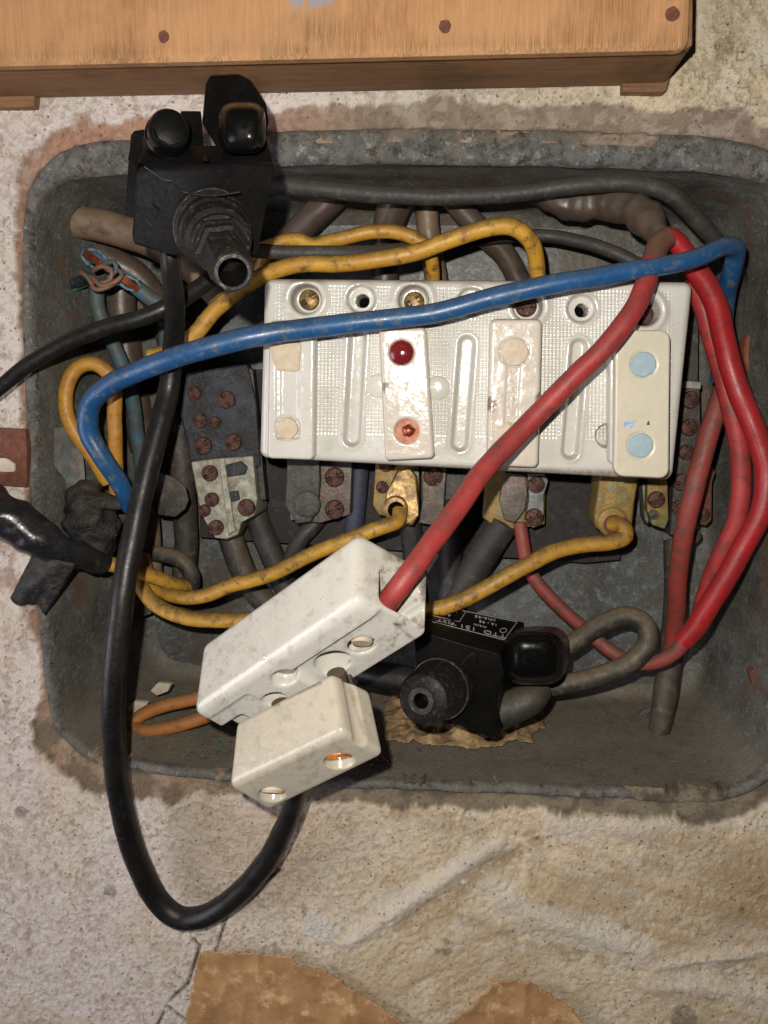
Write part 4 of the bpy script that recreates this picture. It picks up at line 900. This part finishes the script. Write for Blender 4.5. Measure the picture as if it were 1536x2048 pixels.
# ------------------------------------------------------------------ black cables in front
tube('black_cable', [(-40, 805, 1.6), (0, 775, 1.5), (60, 727, 1.4), (130, 686, 1.2), (200, 660, 1.1), (270, 640, 1.0), (330, 615, .8), (400, 575, .2), (470, 520, -.4)], [30, 30, 32, 33, 34, 34, 34, 34, 32], 'black_rubber', label='thinner black cable leaving the box at the left edge', cat='cable')
tube('black_cable', [(338, 470, 4.0), (341, 520, 3.9), (346, 580, 3.2), (350, 640, 2.0), (347, 700, .8), (339, 770, .6), (322, 840, 1.0), (300, 920, 1.5), (280, 1010, 2.0), (262, 1100, 2.5), (246, 1190, 2.9), (234, 1290, 3.1), (227, 1390, 3.0), (227, 1480, 2.6), (236, 1570, 2.1), (252, 1650, 1.7), (278, 1730, 1.3), (318, 1805, 1.0), (362, 1836, 1.0), (412, 1830, 1.1), (470, 1795, 1.4), (520, 1740, 1.9), (560, 1675, 2.5), (588, 1610, 3.2), (600, 1560, 4.0)],
     [40, 40, 40, 40, 42, 42, 44, 46, 47, 49, 50, 52, 53, 52, 52, 53, 53, 52, 50, 50, 50, 50, 48, 44, 40], 'black_rubber', label='long thick black cable hanging in a loop below the box', cat='cable', seg=28)

# ------------------------------------------------------------------ upper black connector
k1 = thing('black_connector', (400, 400, 5), 'black insulation piercing connector with hex bolt hanging at the upper left', 'cable connector', 'black cable connectors')
loft('body', [[(283, 331, 6.3), (478, 328, 6.5), (548, 326, 6.2), (545, 352, 6.1), (513, 505, 5.2), (345, 511, 5.2), (268, 488, 5.1), (264, 470, 5.2), (274, 345, 6.1)],
              [(290, 331, 3.4), (478, 328, 3.4), (540, 330, 3.4), (540, 352, 3.4), (515, 498, 3.2), (345, 505, 3.2), (276, 483, 3.2), (272, 465, 3.2), (280, 345, 3.4)]], 'black_plastic', k1, .07)
loft('upper_body', [[(276, 326, 5.9), (284, 302, 5.4), (330, 296, 5.4), (450, 290, 5.4), (532, 272, 5.2), (547, 324, 5.9), (478, 331, 5.9), (300, 333, 5.9)], [(276, 326, 3.2), (284, 302, 3.2), (330, 296, 3.2), (450, 290, 3.2), (530, 274, 3.2), (545, 324, 3.2), (478, 331, 3.2), (300, 333, 3.2)]], 'black_plastic', k1, .06)
loft('side_plate', [[(262, 268, 4.3), (285, 262, 4.4), (288, 332, 4.4), (278, 436, 4.2), (250, 432, 4.0), (256, 335, 4.2)], [(262, 268, 3.9), (285, 262, 4.0), (288, 332, 4.0), (278, 436, 3.8), (250, 432, 3.6), (256, 335, 3.8)]], 'black_plastic', k1, .05)
loft('side_clip', [[(255, 320, 4.8), (266, 262, 4.9), (292, 258, 5.0), (290, 312, 5.0), (272, 340, 5.0)], [(258, 318, 4.0), (268, 262, 4.0), (292, 260, 4.0), (290, 310, 4.0), (274, 336, 4.0)]], 'black_plastic', k1, .06)
loft('fin', [[(361, 222, 4.6), (402, 222, 4.6), (408, 305, 5.4), (372, 305, 5.4)], [(361, 222, 3.5), (402, 222, 3.5), (408, 300, 3.5), (372, 300, 3.5)]], 'black_plastic', k1, .04)
loft('arm', [[(411, 168, 4.8), (420, 150, 4.7), (478, 147, 4.7), (503, 160, 4.8), (532, 206, 5.2), (538, 240, 5.4), (528, 300, 5.6), (440, 306, 5.6), (404, 246, 5.0)], [(414, 170, 3.2), (422, 152, 3.2), (478, 150, 3.2), (503, 162, 3.2), (530, 208, 3.2), (535, 240, 3.2), (525, 295, 3.2), (440, 300, 3.2), (408, 246, 3.2)]], 'black_plastic', k1, .09)
dome('arm_cap', 484, 256, 48, 52, [(5.0, 1.0, 0, 0), (6.15, 1.0, 0, 0), (6.45, .97, 0, 0), (6.75, .89, 0, 0), (6.95, .76, 0, 0), (7.08, .56, 0, 0), (7.13, .30, 0, 0)], 'black_glossy', k1)
A_, B_ = P(327, 297, 4.9), P(341, 257, 6.2)
lathe('pressure_cap', A_, B_, [(0, .54), (.50, .54), (.54, .56), (.62, .56), (.66, .52), (.94, .50), (1.0, .45)], 'black_glossy', k1, 40, 30)
lathe('cap_top', A_+(B_-A_)*.98, B_+(B_-A_)*.04, [(0, .40), (.7, .40), (1, .34)], 'black_plastic', k1, 8, 30)
disc('bolt_head', 322, 243, 4.6, 19, .5, 'galvanised', k1, dome=.3)
loft('rib', [[(402, 312, 6.0), (414, 308, 6.0), (418, 322, 6.5), (404, 322, 6.5)], [(402, 312, 5.2), (414, 308, 5.2), (418, 326, 5.8), (404, 326, 5.8)]], 'black_plastic', k1, .03)
tube('moulded_edge', [(350, 372, 6.4), (362, 382, 6.5), (400, 390, 6.5), (440, 390, 6.5), (480, 384, 6.5)], 4, 'black_worn', k1, seg=8)
tube('moulded_edge', [(290, 334, 6.42), (312, 350, 6.40), (326, 360, 6.38), (344, 362, 6.36)], 2.4, 'worn_edge', k1, seg=8)
for (a, b) in (((293, 420), (308, 436)), ((300, 405), (314, 424)), ((288, 436), (304, 452)), ((302, 385), (312, 400))):
    tube('embossed_mark', [(*a, 5.75), (*b, 5.68)], 2.6, 'black_worn', k1, seg=6)
A_, B_ = P(424, 452, 5.4), P(466, 545, 8.1)
lathe('collar', A_, B_, [(-.05, .98), (.06, 1.0), (.13, 1.0), (.15, .93), (.22, .92), (.24, .86), (.36, .82), (.39, .72), (.44, .72)], 'black_worn', k1, 56, 35)
lathe('collar_ring', A_, B_, [(.045, 1.01), (.06, 1.022), (.085, 1.022), (.10, 1.01)], 'worn_edge', k1, 56, 35)
lathe('nut_base', A_, B_, [(.36, .72), (.48, .72), (.50, .66), (.56, .66), (.58, .56), (.66, .52)], 'black_worn', k1, 6, 30, .3)
HX = [(.58, .60), (.985, .60), (1.0, .575), (1.0, .42), (.995, .41), (.80, .40)]
lathe('hex_nut', A_, B_, [(.58, .53), (.975, .53), (1.0, .50), (1.0, .40)], 'black_worn', k1, 6, 30, .55, open_end=True)
lathe('socket_ring', A_, B_, [(.98, .42), (1.002, .42), (1.006, .40), (1.006, .345), (.995, .335)], 'worn_edge', k1, 40, 30, open_end=True)
lathe('socket_hole', A_, B_, [(.70, .35), (.996, .35), (.996, .336), (.72, .31), (.72, .02)], 'black_plastic', k1, 32, 30)

# ------------------------------------------------------------------ lower black connector with printed label
k2 = thing('black_connector', (960, 1340, 0), 'black connector with white printed label lying on the box floor', 'cable connector', 'black cable connectors')
fr_ = [(828, 1258, .9), (925, 1288, 1.0), (1000, 1308, 1.0), (1008, 1345, 1.0), (996, 1385, 1.0), (990, 1440, 1.0), (1000, 1468, .9), (985, 1476, .9), (905, 1446, .8), (835, 1400, .8)]
bk_ = [(858, 1206, -1.9), (960, 1226, -1.9), (1048, 1244, -1.9), (1056, 1285, -1.9), (1040, 1330, -1.9), (1030, 1380, -1.9), (1035, 1400, -1.9), (1015, 1408, -1.9), (930, 1385, -1.9), (860, 1345, -1.9)]
loft('body', [fr_, bk_], 'black_plastic', k2, .05)
dome('arm', 1068, 1316, 62, 54, [(-1.2, .96, 10, -12), (.9, 1.0, 0, 0), (1.15, .97, 0, 0), (1.4, .89, 0, 0), (1.6, .76, 0, 0), (1.75, .56, 0, 0), (1.8, .30, 0, 0)], 'black_glossy', k2)
A_, B_ = P(893, 1368, .6), P(842, 1402, 2.9)
lathe('collar', A_, B_, [(-.1, 1.02), (.22, 1.04), (.26, 1.0), (.34, 1.0), (.38, .97), (.85, .88), (.93, .80), (.97, .62), (.97, .30)], 'black_worn', k2, 56, 30, open_end=True)
lathe('collar_ring', A_, B_, [(.26, 1.03), (.28, 1.05), (.31, 1.05), (.33, 1.03)], 'worn_edge', k2, 56, 35)
lathe('bolt_ring', A_, B_, [(.94, .44), (1.0, .44), (1.01, .42), (1.01, .26), (.98, .24)], 'worn_edge', k2, 32, 30, open_end=True)
lathe('socket_hole', A_, B_, [(.70, .26), (.985, .26), (.985, .24), (.72, .22), (.72, .02)], 'black_plastic', k2, 24, 30)
loft('paint_scrape', [[(862, 1372, 2.6), (878, 1370, 2.5), (880, 1382, 2.5), (868, 1386, 2.65)], [(862, 1372, 2.3), (878, 1370, 2.3), (880, 1382, 2.3), (868, 1386, 2.3)]], 'tan_patch', k2, .02)
tube('moulded_edge', [(922, 1330, 1.15), (945, 1306, 1.15), (950, 1312, 1.15), (946, 1330, 1.12)], 4, 'black_worn', k2, seg=8)
# the printed label lies on the top face
q00, q10, q01, q11 = P(828, 1258, .9), P(1000, 1308, 1.0), P(858, 1206, -1.9), P(1048, 1244, -1.9)
nl = (q10-q00).cross(q01-q00).normalized()
if nl.z < 0: nl = -nl
def onlab(a, b): return (q00*(1-a)+q10*a)*(1-b)+(q01*(1-a)+q11*a)*b+nl*.03
def bar(p, q, wd, nm='label_line'):
    d = (q-p).normalized(); s2 = d.cross(nl)*wd
    return loft(nm, [[p-s2, q-s2, q+s2, p+s2], [x-nl*.012 for x in (p-s2, q-s2, q+s2, p+s2)]], 'white_print', k2, 0, world=True)
lx0, lx1, ly0, ly1 = -.02, .94, .36, .95
for a, b in (((lx0, ly0), (lx1, ly0)), ((lx1, ly0), (lx1, ly1)), ((lx1, ly1), (lx0, ly1)), ((.40, .56), (.40, ly1)), ((lx0, .56), (.40, .56))):
    bar(onlab(*a), onlab(*b), .012)
xd = (onlab(0, .5)-onlab(1, .5)); 
for s_t, a, b, sz in (('TTD  151', .68, .45, .42), ('\'FJ2T', .28, .46, .36), ('16 - 95', .68, .72, .24), ('MAIN', .62, .59, .19), ('(4)6-35', .62, .85, .27), ('16-95', .25, .86, .24), ('6-35', .22, .69, .24)):
    c_o = onlab(a, b); yd = onlab(a, b-.2)-onlab(a, b)
    text('label_text', s_t, sz, frame4(c_o, onlab(a-.1, b)-onlab(a+.1, b), yd), 'white_print', k2, .006)
cc = [onlab(.87+.035*math.cos(x), .61+.07*math.sin(x)) for x in np.linspace(0, 2*math.pi, 9)]
for p_, q_ in zip(cc, cc[1:]): bar(p_, q_, .010, 'label_emblem')
tube('cable_stub', [(960, 1440, -.4), (1010, 1420, -.2), (1060, 1398, -.2), (1082, 1378, -.6)], [78, 74, 66, 50], 'dark_cable', k2)
tube('cable_stub', [(870, 1370, -1.0), (800, 1358, -1.3), (740, 1346, -1.6), (690, 1335, -2.0)], 58, 'black_rubber', k2)

# ------------------------------------------------------------------ porcelain connector in front (two glazed pieces)
def trimap(c8):
    c8 = {k: P(*v) for k, v in c8.items()}
    def f(a, b, c):
        r_ = Vector()
        for (i, j, k), p in c8.items():
            r_ += p*((a if i else 1-a)*(b if j else 1-b)*(c if k else 1-c))
        return r_
    return f
def inv_face(fm, face, u, v):
    best = None; lo = [(0., 1.), (0., 1.)]
    for it in range(5):
        (a0, a1), (b0, b1) = lo; cand = []
        for i in range(9):
            for j in range(9):
                a, b = a0+(a1-a0)*i/8, b0+(b1-b0)*j/8
                p = fm(a, 0, b) if face == 'y' else fm(0, a, b); x, y = px_of(p.x, p.y, p.z)
                cand.append(((x-u)**2+(y-v)**2, a, b))
        _, a, b = min(cand); da, db = (a1-a0)/6, (b1-b0)/6; lo = [(a-da, a+da), (b-db, b+db)]
    return a, b
def bm_obj(bm):
    me = bpy.data.meshes.new('tmp'); bm.to_mesh(me); bm.free(); o = bpy.data.objects.new('tmp', me); COL.objects.link(o); return o
def cube_o(lo, hi, bev=0):
    bm = bmesh.new(); bmesh.ops.create_cube(bm, size=1)
    for v in bm.verts: v.co = Vector([lo[i]+(v.co[i]+.5)*(hi[i]-lo[i]) for i in range(3)])
    if bev: bmesh.ops.bevel(bm, geom=bm.edges[:], offset=bev, segments=4, profile=.5, affect='EDGES')
    return bm_obj(bm)
def cyl_o(p, axis, r, r2, depth):
    bm = bmesh.new(); bmesh.ops.create_cone(bm, cap_ends=True, segments=36, radius1=1, radius2=1, depth=depth)
    rot = Matrix.Rotation(R(90), 4, 'X') if axis == 'y' else Matrix.Rotation(R(90), 4, 'Y') if axis == 'x' else Matrix()
    for v in bm.verts:
        v.co.x *= r; v.co.y *= r2; v.co = rot @ v.co + Vector(p)
    return bm_obj(bm)
def sculpt(name, dims, fm, bev, cuts, adds, voxel, mat, parent, sm_it=3, grime_shade=None):
    base = cube_o((0, 0, 0), dims, bev); base.data.name = name
    for a in adds:
        m_ = base.modifiers.new('b', 'BOOLEAN'); m_.operation = 'UNION'; m_.object = a; m_.solver = 'EXACT'
    for a in cuts:
        m_ = base.modifiers.new('b', 'BOOLEAN'); m_.operation = 'DIFFERENCE'; m_.object = a; m_.solver = 'EXACT'
    m_ = base.modifiers.new('r', 'REMESH'); m_.mode = 'VOXEL'; m_.voxel_size = voxel; m_.use_smooth_shade = True
    m_ = base.modifiers.new('s', 'SMOOTH'); m_.factor = .5; m_.iterations = sm_it
    dg = bpy.context.evaluated_depsgraph_get(); dg.update()
    me = bpy.data.meshes.new_from_object(base.evaluated_get(dg)); me.name = name
    for a in cuts+adds+[base]: bpy.data.objects.remove(a)
    n = len(me.vertices); co = np.zeros(n*3, np.float32); me.vertices.foreach_get('co', co); co = co.reshape(-1, 3).astype(float)
    q = co/np.array(dims); out = np.zeros_like(co)
    for i in (0, 1):
        for j in (0, 1):
            for k in (0, 1):
                c = np.array(fm(i, j, k)); wgt = (q[:, 0] if i else 1-q[:, 0])*(q[:, 1] if j else 1-q[:, 1])*(q[:, 2] if k else 1-q[:, 2]); out += wgt[:, None]*c
    org = out.mean(0); me.vertices.foreach_set('co', ((out-org)*S).astype(np.float32).ravel())
    if grime_shade:
        u_, v_ = px_of(out[:, 0], out[:, 1], out[:, 2]); gv = grime_shade(u_, v_)
        at = me.attributes.new('grime_shade', 'FLOAT', 'POINT'); at.data.foreach_set('value', gv.astype(np.float32))
    me.polygons.foreach_set('use_smooth', [True]*len(me.polygons)); me.update()
    # handedness of the mapping
    ax = Vector(fm(1, 0, 0))-Vector(fm(0, 0, 0)); ay = Vector(fm(0, 1, 0))-Vector(fm(0, 0, 0)); az = Vector(fm(0, 0, 1))-Vector(fm(0, 0, 0))
    if ax.cross(ay).dot(az) < 0: me.flip_normals()
    return link(name, me, mat, parent, Vector(org))

pc = thing('porcelain_connector', (620, 1330, 5), 'two piece white porcelain fuse connector hanging in front with the red wire going in', 'fuse connector')
fm = trimap({(0, 0, 0): (714, 1203, 6.6), (1, 0, 0): (383, 1428, 5.2), (0, 1, 0): (717, 1060, 5.4), (1, 1, 0): (402, 1288, 4.0),
             (0, 0, 1): (858, 1276, 5.3), (1, 0, 1): (500, 1496, 3.9), (0, 1, 1): (862, 1140, 4.1), (1, 1, 1): (530, 1370, 2.7)})
DM = (6.0, 2.3, 2.4)
def hl(u, v, face='y'):
    a, b = inv_face(fm, face, u, v); return (a*DM[0], b*DM[2]) if face == 'y' else (a*DM[1], b*DM[2])
cuts = [cube_o((-.3, -.5, .75), (3.05, .20, 3.0), .16), cube_o((4.35, -.5, .55), (6.5, .10, 3.0), .10), cube_o((5.2, -.5, 1.15), (6.5, .5, 3.0), .07)]
for (u, v, r) in ((568, 1357, .34), (664, 1338, .46), (548, 1402, .34), (722, 1304, .34)):
    x, z = hl(u, v); cuts.append(cyl_o((x, 0, z), 'y', r, r, 2.2 if r > .4 or v == 1402 else .8))
y_, z_ = hl(798, 1180, 'x'); cuts.append(cube_o((-.5, y_-.70, z_-.62), (2.2, y_+.45, z_+.72), .2))
y_, z_ = hl(835, 1225, 'x'); cuts.append(cube_o((-.5, y_-.35, z_-.3), (.6, y_+.4, z_+.3), .12))
def gr(u, v):
    n = fbm(u*.05, v*.05, 1, 5, 3, .65); n2_ = fbm(u*.15, v*.15, 1, 3, 7)
    g = sstep(n, .50, .66)*.5*sstep(u, 740, 775)+sstep(n2_, .60, .78)*sstep(-u, -640, -400)*.4+.25*sstep(n, .58, .7)
    g += .7*sstep(-np.hypot((u-785), (v-1110)*1.3)+20*(n-.5), -28, -12)+.8*sstep(-np.hypot((u-845)*1.2, (v-1175)*.6)+20*(n-.5), -18, -8)
    g += .5*np.exp(-(poly_d(u, v, [(790, 1245), (815, 1270), (840, 1285), (828, 1300)])/4)**2)
    return np.clip(g, 0, 1)
for (u, v, r) in ((568, 1357, .34), (722, 1304, .34)):
    a_, b_ = inv_face(fm, 'y', u, v)
    lathe('filler_plug', fm(a_, .2, b_), fm(a_, .10 if u < 600 else .12, b_), [(0, r*.93), (.6, r*.93), (1, r*.8)], 'wax_cream', pc, 28)
sculpt('housing', DM, fm, .24, cuts, [], .035, 'porcelain', pc, 18, gr)
disc('glaze_bump', 529, 1316, 5.72, 7, .1, 'porcelain', pc, dome=1.)
fm = trimap({(0, 0, 0): (686, 1466, 7.4), (1, 0, 0): (455, 1574, 6.6), (0, 1, 0): (664, 1343, 6.5), (1, 1, 0): (470, 1444, 5.7),
             (0, 0, 1): (771, 1511, 6.5), (1, 0, 1): (537, 1624, 5.7), (0, 1, 1): (742, 1380, 5.6), (1, 1, 1): (560, 1490, 4.8)})
DM = (3.7, 1.9, 1.5)
cuts = []
gold = []
for (u, v, r) in ((679, 1523, .36), (544, 1590, .33)):
    x, z = hl(u, v); cuts.append(cyl_o((x, 0, z), 'y', r, r, 1.3)); gold.append((x/DM[0], z/DM[2], r))
cuts.append(cyl_o((-.28, .9, .62), 'y', .42, .36, 3.0))
def gr2(u, v):
    n = fbm(u*.06, v*.06, 1, 5, 13, .65); g = .9*sstep(-poly_d(u, v, [(480, 1438), (560, 1400), (640, 1365)])+14*(n-.5), -7, -2)
    g += .25*sstep(n, .57, .72)+.5*sstep(-poly_d(u, v, [(700, 1375), (712, 1420), (730, 1470)])+14*(n-.5), -8, 0); return np.clip(g, 0, 1)  # last curve paints the end groove's shade, the other terms are dirt
sculpt('end_cap', DM, fm, .17, cuts, [], .030, 'porcelain_cream', pc, 8, gr2)
for (a, b, r), mt in zip(gold, ('orange_wire', 'wax_cream')):
    p0 = fm(a, .14, b); p1 = fm(a, .045 if mt == 'orange_wire' else .03, b)
    lathe('brass_sleeve' if mt == 'orange_wire' else 'filler_plug', p0, p1, [(0, r*1.1), (.6, r*1.1), (1, r*.9)], 'amber' if mt == 'orange_wire' else mt, pc, 28)
for (u, v, h) in ((672, 1345, 5.9), (560, 1405, 5.2)):
    lathe('contact_pin', P(u, v, h), P(u+14, v+52, h-.2), [(0, .26), (1, .26)], 'brown_cable', pc, 20)
x_ = P(640, 1390, 4.9)
prism('contact_bridge', [(600, 1400), (700, 1350), (712, 1380), (620, 1425)], 4.9, 4.2, 'dark_pad', pc, .05)

# ------------------------------------------------------------------ papers
def sheet(name, poly, h, mat, label, th=.03, seed=1, curl=.07):
    """torn sheet lying on the wall: gridded, gently buckled"""
    us = [p[0] for p in poly]; vs_ = [p[1] for p in poly]
    gu = np.arange(min(us)-4, max(us)+4, 3.0); gv = np.arange(min(vs_)-4, max(vs_)+4, 3.0); Ug, Vg = np.meshgrid(gu, gv)
    sdp = poly_sdf(Ug, Vg, poly)+(fbm(Ug*.05, Vg*.05, 1, 4, seed)-.5)*10
    b = fbm(Ug*.006, Vg*.006, 1, 3, seed+3)
    rr = 1-2*np.abs(fbm(Ug*.008+3, Vg*.006, 1, 3, seed+8)-.5)
    pts = np.zeros(Ug.shape+(3,))
    d = (np.array(Fv)[None, None]+np.array(Rv)[None, None]*((Ug-768)/FPX)[..., None]+np.array(Uv)[None, None]*((1024-Vg)/FPX)[..., None])
    hh = h+.18*(b-.5)+.10*rr**7+curl*sstep(-sdp, -2, 0)*0+curl*np.exp(-np.clip(-sdp, 0, 99)/14)
    pts = np.array(CAM)[None, None]+d*((D-hh)/d[..., 1])[..., None]
    o = grid_obj(name, pts, mat, keep=(sdp < 0), flip=True)
    m_ = o.modifiers.new('thickness', 'SOLIDIFY'); m_.thickness = th*S
    return tag(o, label, 'paper')
sheet('brown_paper', [(355, 2200), (372, 2060), (388, 1960), (398, 1912), (415, 1902), (500, 1908), (582, 1916), (590, 1930), (660, 1950), (688, 1972), (735, 2000), (790, 2040), (850, 2075), (900, 2200)], .32, 'kraft_paper', 'large torn piece of brown paper stuck to the wall at the bottom', seed=3)
sheet('brown_paper', [(860, 2200), (895, 2050), (945, 2018), (962, 1998), (990, 1966), (1030, 1960), (1062, 1970), (1112, 1998), (1140, 2020), (1175, 2060), (1240, 2200)], .32, 'kraft_paper', 'smaller torn piece of brown paper at the bottom right of the centre', seed=9)
# crumpled old paper under the lower connector
ng = 70; g = np.zeros((ng, ng, 3))
outl = [(775, 1400), (1092, 1400), (1075, 1470), (930, 1492), (790, 1470)]
for j in range(ng):
    for i in range(ng):
        a, b = i/(ng-1), j/(ng-1); u = 770+a*320+8*mnoise.noise(Vector((b*6, a*3, 2))); hz = -6.3+b*4.1
        q = P(u, 1385+b*90, hz); n_ = mnoise.noise(Vector((a*9, b*6, 0))); r_ = 1-abs(mnoise.noise(Vector((a*6, b*4, 5))))*2
        e_ = min(a, 1-a, b, 1-b)*6; q.z = floor_z(q.x, -hz)+.06+.36*(.5+n_)*min(1, e_)+.30*r_**2*min(1, e_)+.15*mnoise.noise(Vector((a*22, b*16, 1)))*min(1, e_)
        g[j, i] = q
aa, bb = np.meshgrid(np.linspace(0, 1, ng), np.linspace(0, 1, ng))
edge_ = np.minimum(np.minimum(aa, 1-aa)*1.6, np.minimum(bb, 1-bb)*1.2)+.42*(fbm(aa*5, bb*4, 1, 4, 31)-.5)
pp = grid_obj('crumpled_paper', g, 'old_paper', flip=True, keep=edge_ > .05); m_ = pp.modifiers.new('thickness', 'SOLIDIFY'); m_.thickness = .0004
tag(pp, 'crumpled yellowed paper under the lower black connector', 'paper')

# crumbs on the box floor
def crumbs(name, n, u0, u1, mat, label, sz):
    bm = bmesh.new()
    for _ in range(n):
        h = -random.uniform(.6, 6.2); u = random.gauss((u0+u1)/2, (u1-u0)/4); p = P(u, 1500, h); z = floor_z(p.x, -h); s = sz*random.uniform(.4, 1.5)
        bm2 = bmesh.ops.create_icosphere(bm, subdivisions=1, radius=s)
        for v in bm2['verts']: v.co = Vector((v.co.x*random.uniform(.8, 1.5)+p.x, v.co.y*1.2-h, v.co.z*.5+z+.03))
    o = from_bm(name, bm, mat, None, 30); return tag(o, label, kind='stuff')
crumbs('verdigris_crumbs', 130, 270, 560, 'verdigris', 'green copper corrosion crumbs on the box floor', .05)
crumbs('plaster_crumbs', 900, 150, 1400, 'crumb', 'small plaster and dirt crumbs on the box floor', .04)
crumbs('dark_crumbs', 320, 270, 900, 'rust', 'dark rusty crumbs on the box floor', .045)
for (u, v, h, lb) in ((322, 1378, -3.5, 'pale plaster chip lying on the box floor above the orange loop'), (275, 1415, -3.0, 'small pale plaster chip beside the long black cable')):
    o = prism('plaster_chip', [(u-22, v+4), (u-8, v-12), (u+20, v-10), (u+14, v+6), (u-10, v+14)], h, h-.25, 'plaster_dab', None, .04, jitter=.05); tag(o, lb, 'plaster chip')
